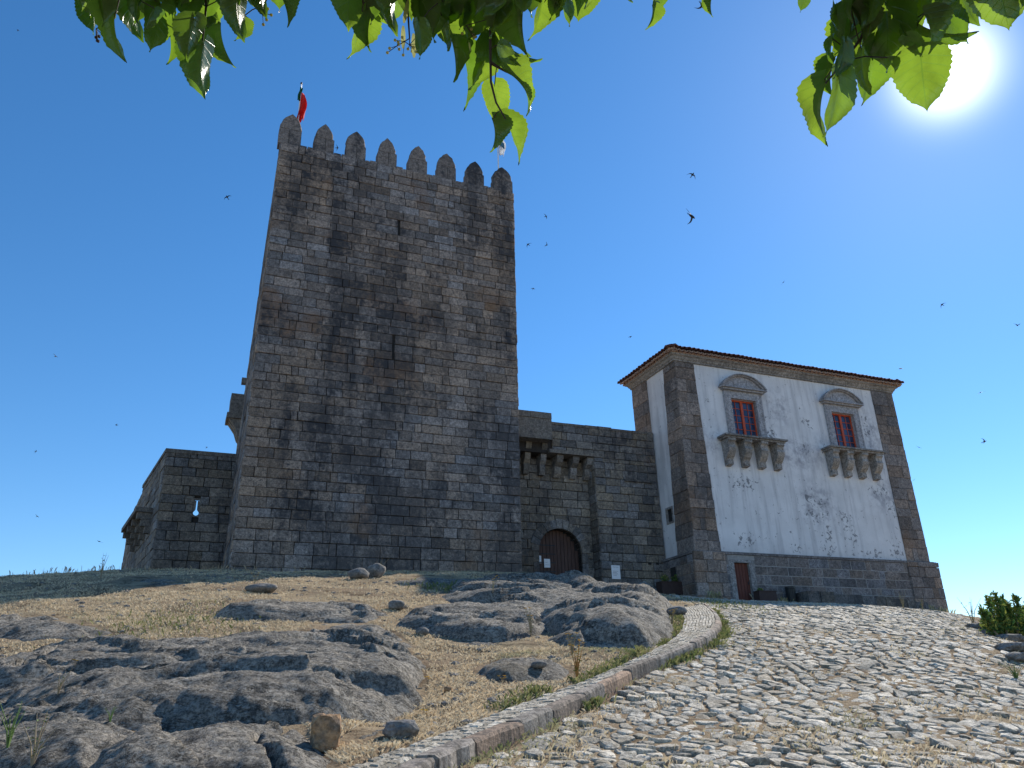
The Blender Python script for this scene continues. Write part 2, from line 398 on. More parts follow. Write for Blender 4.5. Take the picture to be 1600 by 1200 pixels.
# footpath edges (px of the photograph projected on the raised path surface)
KH = .17
_PL = [(470, 1235), (560, 1193), (632, 1168), (705, 1141), (785, 1110), (850, 1085), (904, 1068), (959, 1045), (1013, 1019), (1046, 1003), (1064, 987), (1070, 966), (1060, 950)]
_PR = [(560, 1250), (647, 1198), (748, 1154), (826, 1123), (880, 1098), (926, 1077), (995, 1041), (1067, 1012), (1104, 997), (1122, 984), (1127, 972), (1121, 957), (1104, 944)]
PL = [hit(x, y, off=KH)[:2] for x, y in _PL]; PR = [hit(x, y, off=KH)[:2] for x, y in _PR]
def resample(L, n):
    L = np.array(L); s = np.r_[0, np.cumsum(np.hypot(*np.diff(L, axis=0).T))]; t = np.linspace(0, s[-1], n)
    return np.c_[np.interp(t, s, L[:, 0]), np.interp(t, s, L[:, 1])]
def smooth_line(L, n, k=3):
    L = resample(L, n)
    for _ in range(k): L[1:-1] = (L[:-2] + 2 * L[1:-1] + L[2:]) / 4
    return L
PLr = smooth_line(PL, 60); PRr = smooth_line(PR, 60)
# left of the kerb the ground lies level with the path
core = (XX > -30) & (XX < 24) & (YY > -2) & (YY < 46)
dist = np.full(XX.shape, 1e9); side = np.zeros(XX.shape)
ext = np.vstack([[PRr[0] + (PRr[0] - PRr[3]) * 8], PRr])
dd, ss = seg_dist(XX[core], YY[core], [tuple(p) for p in ext]); dist[core] = dd; side[core] = ss
end = PRr[-1]
lift = np.where(side > 0, np.clip(1.2 - np.maximum(dist - 1.2, 0) / 4, 0, 1), 0) * np.clip((dist - .1) / .1, 0, 1) * KH * .8
lift *= np.clip((end[1] + 2 - YY) / 3, 0, 1)
T1 = T0 + lift
bump_ = np.where(core, fbm(XX * .9, YY * .9, 3, 4) * .10 + fbm(XX * 3.1, YY * 3.1, 9, 3) * .035, 0)
ramp_poly = None
rightedge = [hit(1510, 965)[:2], hit(1560, 989)[:2], hit(1600, 1014)[:2]]
rightedge = [np.array(p) for p in rightedge] + [np.array((9.0, 12.0)), np.array((7.6, 8.0)), np.array((6.8, 4.8))]
houseL = at(1110, 936, 37.2); houseR = at(1500, 962, 42.5)
ramp_poly = [tuple(p) for p in ext] + [tuple(PRr[-1] + np.array([-.3, 2.0])), (houseL[0] - 2.0, houseL[1] - 1.2), (houseL[0], houseL[1] - .3), (houseR[0], houseR[1] - .3)] + [tuple(p) for p in rightedge]
onramp = np.zeros(XX.shape, bool); onramp[core] = inpoly(XX[core], YY[core], ramp_poly)
bump_ = np.where(onramp, bump_ * .25, bump_)
pathpoly = [tuple(p) for p in PLr] + [tuple(p) for p in PRr[::-1]]
onpath = np.zeros(XX.shape, bool); onpath[core] = inpoly(XX[core], YY[core], pathpoly)
T2 = T1 + np.where(onpath, -.10, bump_)
def ground(x, y): return interp(T2, x, y)

def grid_mesh(name, X, Y, Z, mat, parent=None, mask=None, smooth=True):
    h, w = X.shape; v = np.c_[X.ravel(), Y.ravel(), Z.ravel()]
    idx = np.arange(h * w).reshape(h, w); q = np.stack([idx[:-1, :-1], idx[:-1, 1:], idx[1:, 1:], idx[1:, :-1]], -1).reshape(-1, 4)
    if mask is not None:
        m = mask[:-1, :-1] | mask[:-1, 1:] | mask[1:, 1:] | mask[1:, :-1]; q = q[m.ravel()]
        used = np.unique(q); rem = np.zeros(h * w, int); rem[used] = np.arange(len(used)); v = v[used]; q = rem[q]
    me = bpy.data.meshes.new(name)
    me.vertices.add(len(v)); me.vertices.foreach_set('co', v.ravel())
    me.loops.add(q.size); me.loops.foreach_set('vertex_index', q.ravel().astype(np.int32))
    me.polygons.add(len(q)); me.polygons.foreach_set('loop_start', np.arange(0, q.size, 4, dtype=np.int32))
    try: me.polygons.foreach_set('loop_total', np.full(len(q), 4, np.int32))
    except Exception: pass
    me.update(calc_edges=True); me.validate()
    me.polygons.foreach_set('use_smooth', [smooth] * len(me.polygons))
    return new_obj(name, me, parent, mat)
tag(grid_mesh('hillside', XX, YY, T2, M_GROUND), kind='structure')
far = MB(); far.add([(-1500, -1500, -45), (1500, -1500, -45), (1500, 1500, -45), (-1500, 1500, -45)], [(0, 1, 2, 3)])
tag(far.build('valley_ground', M_GROUND), kind='structure')
# ------------------------------------------------------------------ facade frames
ANG = math.radians(23.0)
U3 = np.array([math.cos(ANG), math.sin(ANG), 0]); NN = np.array([math.sin(ANG), -math.cos(ANG), 0])
def loc(O, x, y, yl=0.0, xl=None):
    """pixel of the photograph -> (x, z) on the plane y=yl, or (y, z) on x=xl, of a building's own frame"""
    d = ray(x, y)
    if xl is None: t = ((O @ NN) - yl) / (d @ NN); p = d * t - O; return float(p @ U3), float(p[2])
    t = ((O @ U3) + xl) / (d @ U3); p = d * t - O; return float(-(p @ NN)), float(p[2])
HC = at(1086, 849, 38.0)
HO = HC - np.array([0, 0, 2.6])

def masonry(root, Fm, u0, u1, z0, z1, hs, ls, mat, nind=300, seed=1, holes=(), gap=.02, ch=.02, deep=.09, proud=.042, name='stone', jit=.012, tonef=None, first=None):
    """ashlar courses as real blocks; the largest nind are objects of their own, the rest one 'stuff' part"""
    rg = random.Random(seed); u0f = u0 if callable(u0) else (lambda z: u0); u1f = u1 if callable(u1) else (lambda z: u1)
    stones = []; z = z0; row = 0
    while z < z1 - .05:
        h = (first[row] if first and row < len(first) else rg.uniform(*hs))
        if z + h > z1 - hs[0] * .5: h = z1 - z
        za, zb = z, z + h; spans = [(None, None)]; ua = 0
        fr = []
        for hf in holes:
            r = hf(za, zb)
            if r: fr.append(r)
        fr.sort(); cuts = []; cur = u0f((za + zb) / 2); endu = u1f((za + zb) / 2)
        for a, b in fr:
            if a > cur + .08: cuts.append((cur, a, cur == u0f((za + zb) / 2), False))
            cur = max(cur, b)
        if endu > cur + .08: cuts.append((cur, endu, cur == u0f((za + zb) / 2), True))
        for a, b, atl, atr in cuts:
            us = [a]
            first_len = rg.uniform(.35, 1.0) * ls[1]
            p = a + first_len
            while p < b - ls[0] * .6:
                us.append(p); p += rg.uniform(*ls) if rg.random() > .12 else ls[0] * .6
            us.append(b)
            for k in range(len(us) - 1):
                ea = u0f if (k == 0 and atl) else (lambda zz, v=us[k]: v)
                eb = u1f if (k == len(us) - 2 and atr) else (lambda zz, v=us[k + 1]: v)
                stones.append((ea, eb, za, zb, us[k + 1] - us[k]))
        z += h; row += 1
    order = sorted(range(len(stones)), key=lambda i: -(stones[i][4] * (stones[i][3] - stones[i][2])) * (1.0 + .0 * i))
    chosen = set(order[:nind])
    rest = MB()
    for i, (ea, eb, za, zb, L) in enumerate(stones):
        tn = (min(1, max(0, rg.gauss(.5, .24))), rg.random() ** 1.0, rg.random())
        if tonef: tn = tonef(tn, (ea(za) + eb(za)) / 2, (za + zb) / 2)
        w = proud * rg.uniform(.1, 1.0); J = lambda: rg.uniform(-jit, jit)
        tw = [rg.uniform(-.010, .010) for _ in range(4)]
        cs = [(ea(za) + gap * .5, za + gap * .5), (eb(za) - gap * .5, za + gap * .5), (eb(zb) - gap * .5, zb - gap * .5), (ea(zb) + gap * .5, zb - gap * .5)]
        cs = [(a + J(), b + J() * .6) for a, b in cs]
        mu = sum(c[0] for c in cs) / 4; mz = sum(c[1] for c in cs) / 4
        def ins(c, d):
            return (c[0] + (d if c[0] < mu else -d), c[1] + (d if c[1] < mz else -d))
        v = [Fm(c[0], c[1], -deep) for c in cs] + [Fm(c[0], c[1], w - ch * .8) for c in cs] + [Fm(*ins(c, ch), w + t) for c, t in zip(cs, tw)]
        f = [(0, 1, 5, 4), (1, 2, 6, 5), (2, 3, 7, 6), (3, 0, 4, 7), (4, 5, 9, 8), (5, 6, 10, 9), (6, 7, 11, 10), (7, 4, 8, 11), (8, 9, 10, 11)]
        if i in chosen: mk(name, v, f, mat, root, tone=tn)
        else: rest.add(v, f, tn)
    if rest.v: tag(rest.build('small_' + name + 's', mat, root), kind='stuff')
    return len(stones)

def slab_poly(mb, outline, y0, y1, tone=None):
    """outline in the facade plane (x, z) given thickness from y0 (front) to y1"""
    return mb.prism(outline, lambda p, k: (p[0], y1 if k else y0, p[1]), tone)

# ------------------------------------------------------------------ keep
_s = ((HO @ NN) - .8) / (at(358, 893, 41.0) @ NN)
TWO = at(358, 893, 41.0 * _s); TWO = TWO - np.array([0, 0, .9])
tower = tag(empty('castle_keep', TWO, ANG), 'tall square granite keep crowned with pointed merlons, tallest building on the hill', 'castle tower')
TH_ = loc(TWO, 437, 222)[1]                       # wall-walk height
def tl(z): return .0 + .35 * (z / TH_)
xr0 = loc(TWO, 815, 893)[0]; xr1 = loc(TWO, 802, 292)[0]
def tr(z): return xr0 + (xr1 - xr0) * z / TH_
DEP = 9.0
def rear(z): return (loc(TWO, 340, 893, DEP)[0]) * (1 - z / TH_) + .72 * z / TH_
def lean(z): return 0.0
core_ = MB()
e = .075
core_.add([(tl(0) + e, e, 0), (tr(0) - e, e, 0), (tr(0) - e, DEP - e, 0), (rear(0) + e, DEP - e, 0),
           (tl(TH_) + e, e, TH_ - .03), (tr(TH_) - e, e, TH_ - .03), (tr(TH_) - e, DEP - e, TH_ - .03), (rear(TH_) + e, DEP - e, TH_ - .03)],
          [(0, 1, 5, 4), (1, 2, 6, 5), (2, 3, 7, 6), (3, 0, 4, 7), (4, 5, 6, 7), (0, 3, 2, 1)])
core_.build('wall_core', M_JOINT, tower)
sl1 = [loc(TWO, 624, 345), loc(TWO, 623, 366)]; sl2 = [loc(TWO, 615, 531), loc(TWO, 614, 558)]
def slit(p):
    xs = (p[0][0] + p[1][0]) / 2; za, zb = p[1][1], p[0][1]
    return lambda a, b: (xs - .055, xs + .055) if (b > za + .1 and a < zb - .1) else None
def tone_t(tn, u, z):
    r, g_, b = tn
    g_ = .25 * g_ + .75 * min(1, max(0, .5 + 1.0 * float(fbm(u * .22, z * .16, 31, 2)) + random.uniform(-.35, .35)))
    if z < 3.2: g_ *= .75; b *= .5
    if abs(u - 8.95 + z * .012) < .45: r = min(1, r + .22); b *= .1      # the paler strip down the face
    if u < 3.6 and 3 < z < 12.5: b = min(1, b + .4); r *= .85
    return (r, g_, b)
n1 = masonry(tower, lambda u, z, w: (u, -w, z), tl, tr, 0, TH_, (.37, .47), (.5, 1.15), M_TOWER, 300, 3, holes=[slit(sl1), slit(sl2)], tonef=tone_t, first=[.55, .55, .52, .5, .46], gap=.022)
for p in (sl1, sl2):
    xs = (p[0][0] + p[1][0]) / 2
    MB().box(xs - .05, xs + .05, .06, .074, p[1][1], p[0][1]).build('arrow_slit', M_DARK, tower)
# left flank (runs from the rear forward) and right flank, joined courses
def Fleft(u, z, w):      # u=0 rear, u=DEP front
    k = u / DEP; return (rear(z) * (1 - k) + tl(z) * k - w, DEP - u, z)
def Fright(u, z, w): return (tr(z) + w, u, z)
masonry(tower, Fleft, 0, DEP, 0, TH_, (.37, .47), (.6, 1.2), M_TOWER, 0, 4, name='flank_stone')
masonry(tower, Fright, 0, DEP, 0, TH_, (.37, .47), (.6, 1.2), M_TOWER, 0, 5, name='side_stone')
# merlons
mer = [(438, 468, 175), (491, 521, 191), (541, 571, 203), (590, 620, 214), (638, 668, 226), (684, 713, 238), (729, 757, 250), (772, 802, 260)]
def merlon(parent, cx, yc, w, hgt, along='x', rg=random):
    dy = .55; prof = []
    h0 = hgt * .50
    for k in range(13):
        a = k / 12.0; ang = a * PI
        ss = 1 - abs(1 - 2 * a); xx = (-1 if a < .5 else 1) * w / 2 * (1 - ss ** 2.6); zz = h0 + (hgt - h0) * ss
        prof.append((xx, zz))
    T = (lambda x, y, z: (cx + x, yc + y, TH_ + z)) if along == 'x' else (lambda x, y, z: (cx + y, yc + x, TH_ + z))
    r = .5 + rg.uniform(-.2, .2); tn = (r * .8, .6, .9)
    m = MB(); m.prism([(-w / 2, -.02), (w / 2, -.02), (w / 2, h0 * .93), (-w / 2, h0 * .93)], lambda p, k: T(p[0] * (1.06 if k == 0 else 1.06), dy * k, p[1]), tn)
    base = m.build('merlon', M_TOWER, parent)
    c = MB(); ins = .07
    n = len(prof); wv = rg.uniform(.92, 1.05); sk = rg.uniform(-.05, .05); jj = [(x * wv + sk * (z - h0) + rg.uniform(-.028, .028), z + rg.uniform(-.035, .03)) for x, z in prof]
    front = [(x * .9, h0 + (z - h0) * .94 if z > h0 + .01 else z) for x, z in jj]
    lo = [(-w / 2 * .98, h0 * .95), (w / 2 * .98, h0 * .95)]
    P0 = [(lo[0][0] * .92, lo[0][1])] + front + [(lo[1][0] * .92, lo[1][1])]; P1 = [lo[0]] + jj + [lo[1]]
    m_ = len(P0); v = [T(x, -.0, z) for x, z in P0] + [T(x, ins, z) for x, z in P1] + [T(x, dy - ins, z) for x, z in P1] + [T(x, dy, z) for x, z in P0]
    f = [tuple(range(m_)), tuple(range(4 * m_ - 1, 3 * m_ - 1, -1))]
    for q in range(3):
        f += [(q * m_ + i, (q + 1) * m_ + i, (q + 1) * m_ + (i + 1) % m_, q * m_ + (i + 1) % m_) for i in range(m_)]
    c.add(v, f, (r, .55, 1.0)); c.build('merlon_cap', M_TOWER, base)
    if along == 'x':
        s = MB(); xs = rg.uniform(-.1, .1)
        s.box(cx + xs - .012, cx + xs + .012, yc - .003, yc + .02, TH_ + .05, TH_ + h0 * .9); s.build('joint', M_JOINT, base)
xs_ = []
for i, (a, b, t) in enumerate(mer):
    xa = loc(TWO, a, t + 42)[0]; xb = loc(TWO, b, t + 42)[0]; zt = loc(TWO, (a + b) / 2, t)[1]
    xs_.append((xa + xb) / 2); wm = .90 if i not in (0, 7) else .98
    merlon(tower, (xa + xb) / 2, .0, wm, zt - TH_ - .02)
for k in range(1, 6):
    merlon(tower, tl(TH_) + (rear(TH_) - tl(TH_)) * (.3 + k * 1.45) / DEP + .02, .3 + k * 1.45, .9, 1.6, along='y')
    merlon(tower, tr(TH_) - .55, .3 + k * 1.45, .9, 1.6, along='y')
# rough parapet sill stones between merlons, some lower than others
rg = random.Random(5); q = MB()
for i in range(7):
    a = xs_[i] + .5; b = xs_[i + 1] - .5; mid = rg.uniform(a + .2, b - .2)
    for p, r_ in ((a, mid - .02), (mid + .02, b)):
        mk('sill_stone', *(lambda m: (m.v, m.f))(MB().box(p, r_, .01, .5, TH_ - .025, TH_ + rg.uniform(.02, .12))), M_TOWER, tower, tone=(.5, .6, .8))
# stone balcony high on the left flank, towards the rear
bx = MB(); yb = DEP - 1.4
def bz(py): return loc(TWO, 372, py, yb)[1]
zt, zm, zl = bz(615), bz(645), bz(668)
xo = loc(TWO, 362, 616, yb)[0]; xi = rear(zm) + .12
bal = MB().box(xo, xi, yb, yb + 1.2, zm, zt, (.4, .6, .9)).box(xo - .12, xi, yb - .06, yb + 1.26, zm - .30, zm - .02, (.4, .5, .9)).build('side_balcony', M_WALL, tower)
for k in range(3):
    y0 = yb + .05 + k * .42
    m = MB(); m.prism([(xo, zm - .3), (xi, zm - .3), (xi, zl - .7), (xi - .28, zl - .4), (xi - .42, zl)], lambda p, q_, y0=y0: (p[0], y0 + .26 * q_, p[1])); m.build('corbel', M_WALL, bal)
z3 = loc(TWO, 376, 590, yb)[1]
MB().box(rear(z3) - .28, rear(z3) + .1, yb + .3, yb + .62, z3 - .15, z3 + .15).build('water_spout', M_WALL, tower)

# ------------------------------------------------------------------ flags on the keep
def flag(name, label, x, z0, ztop, yl, pieces):
    base = TWO + U3 * x - NN * yl + np.array([0, 0, z0])
    r = tag(empty(name, base, ANG), label, 'flag', 'flags on the keep')
    h = ztop - z0
    MB().tube([(0, 0, 0), (0, 0, h)], [.045, .03], 8).build('flagpole', M_POLE, r)
    MB().tube([(0, 0, h - .01), (0, 0, h + .07)], [.06, .05], 8).build('finial', M_IRON, r)
    return r, h
def cloth(parent, name, mat, cols, rows, fn, tones=None):
    v = [fn(i / (cols - 1), j / (rows - 1)) for j in range(rows) for i in range(cols)]
    f = [(j * cols + i, j * cols + i + 1, (j + 1) * cols + i + 1, (j + 1) * cols + i) for j in range(rows - 1) for i in range(cols - 1)]
    o = mk(name, v, f, mat, parent, smooth=True); s = o.modifiers.new('t', 'SOLIDIFY'); s.thickness = .008; return o
def cloth_mat(name, c):
    g = G(name, .8, .2); g.col(g.scale(c, g.ms(g.noise(3, 3), .3, .7, .8, 1.15)))
    tr_ = g.nt.nodes.new('ShaderNodeBsdfTranslucent'); tr_.inputs[0].default_value = (*c, 1)
    mx = g.nt.nodes.new('ShaderNodeMixShader'); mx.inputs[0].default_value = .45
    g.nt.links.new(g.b.outputs[0], mx.inputs[1]); g.nt.links.new(tr_.outputs[0], mx.inputs[2]); g.nt.links.new(mx.outputs[0], g.out.inputs[0]); return g.m
M_FR = cloth_mat('flag_red', (.72, .06, .05)); M_FG = cloth_mat('flag_green', (.03, .16, .07)); M_FW = cloth_mat('flag_white', (.85, .86, .88)); M_FB = cloth_mat('flag_blue', (.12, .3, .42))
yf = .9
fx0, fzt = loc(TWO, 471, 131, yf)
r, h = flag('red_green_flag', 'limp red and green flag hanging on a pole at the left end of the keep', fx0, TH_, fzt, yf, 0)
zf = loc(TWO, 466, 190, yf)[1] - TH_
def fold(t, s, w0, w1, ph=0.): # hanging cloth: t across, s down
    return None
def redf(t, s):
    w = .14 + .34 * math.sin(min(1, s * 1.35) * PI * .62); x = t * w * (1 - .15 * s); return (.04 + x - .30 * s * .5 + .05 * math.sin(9 * t + 3 * s), .16 * math.sin(t * 9 + s * 4) * (.3 + s), h - .55 - s * (h - .55 - zf) + .25 * t * (s - .3))
cloth(r, 'red_field', M_FR, 14, 12, redf)
cloth(r, 'green_field', M_FG, 6, 8, lambda t, s: (-.05 + t * .13 - .10 * s + .02 * math.sin(8 * s), -.06 - .05 * math.sin(t * 7), h - .3 - s * .85))
fx1, fzt1 = loc(TWO, 777, 200, yf)
r, h = flag('white_flag', 'white flag with a blue mark on a pole at the right end of the keep', fx1, TH_, fzt1, yf, 0)
def whf(t, s):
    w = .14 + .30 * math.sin(min(1., s * 1.2) * PI * .8); return (.02 + t * w, .1 * math.sin(t * 8 + s * 5), h - .15 - s * 1.55 - .2 * t)
cloth(r, 'white_field', M_FW, 12, 12, whf)
cloth(r, 'blue_mark', M_FB, 5, 5, lambda t, s: (.08 + t * .26, -.13 - .03 * math.sin(6 * t), h - .95 - s * .38 - .1 * t))

# ------------------------------------------------------------------ gate wall between the keep and the manor house
YW = 2.6; YR = 3.35
GW = HO - NN * YW
gate = tag(empty('gate_wall', GW, ANG), 'granite curtain wall with arched gateway between keep and white house', 'castle wall')
def gl(x, y, yl): return loc(GW, x, y, yl)
zt = gl(940, 671, 0)[1]; z0g = gl(960, 928, 0)[1] - 1.2
xL = gl(812, 800, 0)[0] - 3.0; xR = -.03
x1 = gl(935, 820, 0)[0]                       # where the recess ends
xb1 = gl(862, 660, -.1)[0]                    # machicolation box end
dR = .75                                      # recess depth
ax0, az0 = gl(843, 896, dR); ax1, _ = gl(911, 896, dR); azt = gl(876, 826, dR)[1]
axc = (ax0 + ax1) / 2; ar = (ax1 - ax0) / 2; azs = azt - ar    # springing height
ring = .42; rm = ar + ring * .6
gz0 = az0 - .35
def arch_hole(za, zb):
    zc = (za + zb) / 2
    if zc < azs: return (axc - ar - .10, axc + ar + .10)
    d = zc - azs
    if d > rm: return None
    w = math.sqrt(rm * rm - d * d); return (axc - w, axc + w)
recw = MB(); recw.box(xL, axc - ar, dR + .08, dR + 1.2, z0g, zt - .05).box(axc + ar, x1 + .1, dR + .08, dR + 1.2, z0g, zt - .05)
arcp = [(axc - ar, azs)] + [(axc - ar * math.cos(PI * k / 14), azs + ar * math.sin(PI * k / 14)) for k in range(1, 14)] + [(axc + ar, azs), (axc + ar, zt - .05), (axc - ar, zt - .05)]
slab_poly(recw, arcp, dR + .08, dR + 1.2)
recw.box(x1 + .01, xR - .01, .08, dR + 1.2, z0g, zt - .05)
recw.build('wall_core', M_JOINT, gate)
lz = gl(900, 712, 0)[1]                       # underside of the overhanging upper wall
def tone_w(tn, u, z):
    r, g_, b = tn
    if z > lz: b = min(1, b + .6); r *= .75
    if z < lz and u < x1: g_ *= .5; b *= .5; r = min(1, r * 1.1 + .05)
    return (r, g_, b)
masonry(gate, lambda u, z, w: (u, dR - w, z), xL, x1, z0g, lz - .1, (.36, .46), (.5, 1.0), M_WALL, 150, 11, holes=[arch_hole], tonef=tone_w, gap=.024)
x2 = xb1
masonry(gate, lambda u, z, w: (u, -w, z), x1, xR, z0g, lz, (.36, .46), (.5, 1.0), M_WALL, 90, 12, tonef=tone_w, gap=.024)
masonry(gate, lambda u, z, w: (u, -w, z), xb1, xR, lz, zt, (.36, .46), (.5, 1.0), M_WALL, 60, 13, tonef=tone_w, gap=.024)
MB().box(xL, x1 + .02, .08, dR + .1, lz + .02, zt - .06).build('overhang_core', M_JOINT, gate)
masonry(gate, lambda u, z, w: (x1 - w, dR - u, z), 0, dR, z0g, lz, (.36, .46), (.5, 1.0), M_WALL, 0, 14, name='return_stone')
# weathered top course
rg = random.Random(3); p = xb1
while p < xR - .2:
    L_ = min(rg.uniform(.7, 1.3), xR - p); 
    mk('coping_stone', *(lambda m: (m.v, m.f))(MB().box(p + .01, p + L_ - .01, -.05, dR + 1.1, zt - .02, zt + rg.uniform(.06, .14))), M_WALL, gate, tone=(rg.uniform(.2, .5), .5, 1)); p += L_
# arch voussoirs
nv_ = 13
def vous(k0, k1, r0, r1):
    prof = []
    for t in (0, .5, 1): a = PI * (k0 + (k1 - k0) * t); prof.append((axc - r0 * math.cos(a), azs + r0 * math.sin(a)))
    for t in (1, .5, 0): a = PI * (k0 + (k1 - k0) * t); prof.append((axc - r1 * math.cos(a), azs + r1 * math.sin(a)))
    return prof
for k in range(nv_):
    m = MB(); slab_poly(m, vous((k + .03) / nv_, (k + .97) / nv_, ar, ar + ring + rg.uniform(-.04, .05)), dR - .05 - rg.uniform(0, .02), dR + .55, (rg.random(), rg.random(), rg.random() * .5)); m.build('voussoir', M_WALL, gate)
zz = azs
while zz > z0g + .2:
    for sgn in (-1, 1):
        xa = axc + sgn * ar; xb = axc + sgn * (ar + .30)
        m = MB(); m.box(min(xa, xb), max(xa, xb), dR - .05, dR + .55, max(zz - .5, z0g) + .012, zz - .012, (rg.random(), rg.random(), rg.random() * .5)); m.build('jamb_stone', M_WALL, gate)
    zz -= .5
# wooden gate: planks, wicket, iron bands
gate_leaf = MB(); gl_prof = [(axc - ar, z0g)] + [(axc - ar, azs)] + [(axc - ar * math.cos(PI * k / 14), azs + ar * math.sin(PI * k / 14)) for k in range(1, 14)] + [(axc + ar, azs), (axc + ar, z0g)]
slab_poly(gate_leaf, gl_prof, dR + .42, dR + .5)
leaf = gate_leaf.build('gate_leaves', M_DARK, gate)
npk = 12; pw = 2 * ar / npk
for k in range(npk):
    xa = axc - ar + k * pw; xm = xa + pw / 2
    top = azs + math.sqrt(max(.0, ar * ar - (max(abs(xa - axc), abs(xa + pw - axc)) * .985) ** 2))
    MB().box(xa + .012, xa + pw - .012, dR + .38, dR + .42, z0g, top - .01).build('plank', M_GATE, leaf)
for k in range(4):
    zz = az0 + .15 + k * .42; MB().box(axc - ar + .08, axc - .1, dR + .365, dR + .379, zz, zz + .05).build('iron_band', M_IRON, leaf)
# overhanging box by the keep with its corbels
bt = gl(835, 644, -.55)[1]; bb = gl(835, 684, -.55)[1]; bxr = gl(862, 660, -.55)[0]
boxp = MB().box(xL, bxr, -.55, .3, bb, bt, (.4, .5, 1)).build('overhanging_box', M_WALL, gate)
for k in range(4):
    xa = xL + (bxr - xL) * k / 4; MB().box(xa + .01, xa + (bxr - xL) / 4 - .012, -.60, -.3, bt - .28, bt + rg.uniform(.02, .05), (.35, .5, 1)).build('coping_stone', M_WALL, boxp)
def corbel(parent, x, w, zt_, proj, y_, hgt, mat=M_WALL, n=3, name='corbel'):
    m = MB()
    for k in range(n):
        pr = proj * (1 - k / n) ; za = zt_ - hgt * (k + 1) / n; zb = zt_ - hgt * k / n
        prof = [(y_ + .15, zb), (y_ + .15, za), (y_ - pr * .45, za), (y_ - pr * .85, za + (zb - za) * .35), (y_ - pr, za + (zb - za) * .7), (y_ - pr, zb)]
        m.prism(prof, lambda p, q_: (x + w * q_, p[0], p[1] - (.01 if True else 0)), (random.random(), random.random(), .6))
    return m.build(name, mat, parent)
cx_ = [gl(826, 700, 0)[0] - .12, gl(851, 705, 0)[0] - .12]
for x in cx_ + [cx_[0] - .9]: corbel(boxp, x, .3, bb - .01, .62, dR - .15, 1.5)
lx0, lx1 = gl(857, 710, 0)[0], gl(928, 717, 0)[0]
ledge = MB().box(lx0, lx1, -.16, dR, lz + .0, lz + .18, (.45, .4, .7)).build('corbel_ledge', M_WALL, gate)
for px_ in (872, 897, 919):
    x = gl(px_, 728, .1)[0]; corbel(ledge, x - .05, .34, lz - .01, .72, dR, 1.02, n=2)
# projecting ledge and small weathered shelf on the right part
hx0, hz = gl(975, 752, 0); hx1, _ = gl(1018, 758, 0)
MB().box(hx0, hx1, -.14, .06, hz, hz + .09, (.4, .5, .8)).build('shelf', M_WALL, gate)
for px_ in (1015, 1027):
    x, z = gl(px_, 881, 0); MB().box(x - .08, x + .08, -.028, .0, z - .05, z + .07).build('socket_hole', M_DARK, gate)

# notices
def notice(name, label, O, pxs, yl, thick, cat='notice board', group=None, rows=6, seed=0, frame=None):
    (x0, z1), (x1, z0) = loc(O, *pxs[0], yl), loc(O, *pxs[1], yl)
    if x1 < x0: x0, x1 = x1, x0
    w, hh = x1 - x0, z1 - z0
    base = O + U3 * x0 - NN * yl + np.array([0, 0, z0])
    r = tag(empty(name, base, ANG), label, cat, group)
    MB().box(0, w, 0, thick, 0, hh).build('panel', M_WHITE, r)
    rg = random.Random(seed); m = MB()
    for k in range(rows):
        z = hh * (.86 - .7 * k / rows); 
        if rg.random() < .25: continue
        m.box(w * .14, w * rg.uniform(.5, .86), -.004, -.001, z, z + hh * .022)
    m.build('print', M_PRINT, r)
    return r, w, hh
notice('notice_board', 'white notice board on the curtain wall right of the gateway', GW, ((955, 883), (970, 905)), -.06, .03, rows=7, seed=2)
notice('notice_paper', 'small white paper fixed to the left edge of the gate', GW, ((841, 868), (846, 880)), dR + .37, .004, cat='paper notice', rows=4, seed=3)
notice('notice_paper', 'larger white paper pinned on the left gate leaf', GW, ((850, 873), (860, 887)), dR + .35, .004, cat='paper notice', rows=5, seed=4)
r, w, hh = notice('notice_board', 'white information board beside the brown side door', HO, ((1188, 887), (1202, 907)), -.10, .03, rows=3, seed=6)
MB().box(w * .12, w * .4, -.005, -.001, hh * .55, hh * .85).box(w * .6, w * .85, -.005, -.001, hh * .5, hh * .88).box(w * .55, w * .9, -.005, -.001, hh * .08, hh * .13).build('pictogram', M_PRINT, r)

# ------------------------------------------------------------------ white manor house
house = tag(empty('manor_house', HO, ANG), 'white plastered house with granite corner piers, red windows and tiled roof', 'house')
WX = 15.0; PT = 2.27; WT = 12.05; HD = 4.3
MB().box(.12, WX - .12, .32, HD - .12, -2.0, WT + .3).build('wall_core', M_JOINTL, house)
W1, W2 = (3.25, 4.85), (9.98, 11.58); WZ0, WZ1 = 8.2, 10.35
mb = MB()   # plaster in bands around the window openings
for a, b, c, d in ((1.2, W1[0], PT, WT), (W1[1], W2[0], PT, WT), (W2[1], 13.6, PT, WT), (W1[0], W1[1], PT, WZ0), (W1[0], W1[1], WZ1, WT), (W2[0], W2[1], PT, WZ0), (W2[0], W2[1], WZ1, WT)):
    mb.box(a, b, .04, .115, c, d)
mb.build('front_plaster', M_PLASTER, house)
nq0, nq1 = (1.56, 2.2), (3.95, 4.78)
mb = MB()
for a, b, c, d in ((1.02, nq0[0], PT, WT), (nq0[1], 2.9, PT, WT), (nq0[0], nq0[1], PT, nq1[0]), (nq0[0], nq0[1], nq1[1], WT)):
    mb.box(.04, .115, a, b, c, d)
mb.build('side_plaster', M_PLASTER, house)
M_ = MB(); a, b = nq0; c, d = nq1
M_.box(.0, .10, a, a + .09, c, d).box(.0, .10, b - .09, b, c, d).box(.0, .10, a + .091, b - .091, d - .1, d).box(.0, .10, a + .091, b - .091, c, c + .08)
M_.build('small_window_surround', M_TRIM, house); MB().box(.104, .116, a + .05, b - .05, c + .05, d - .05).build('small_window', M_DARK, house)
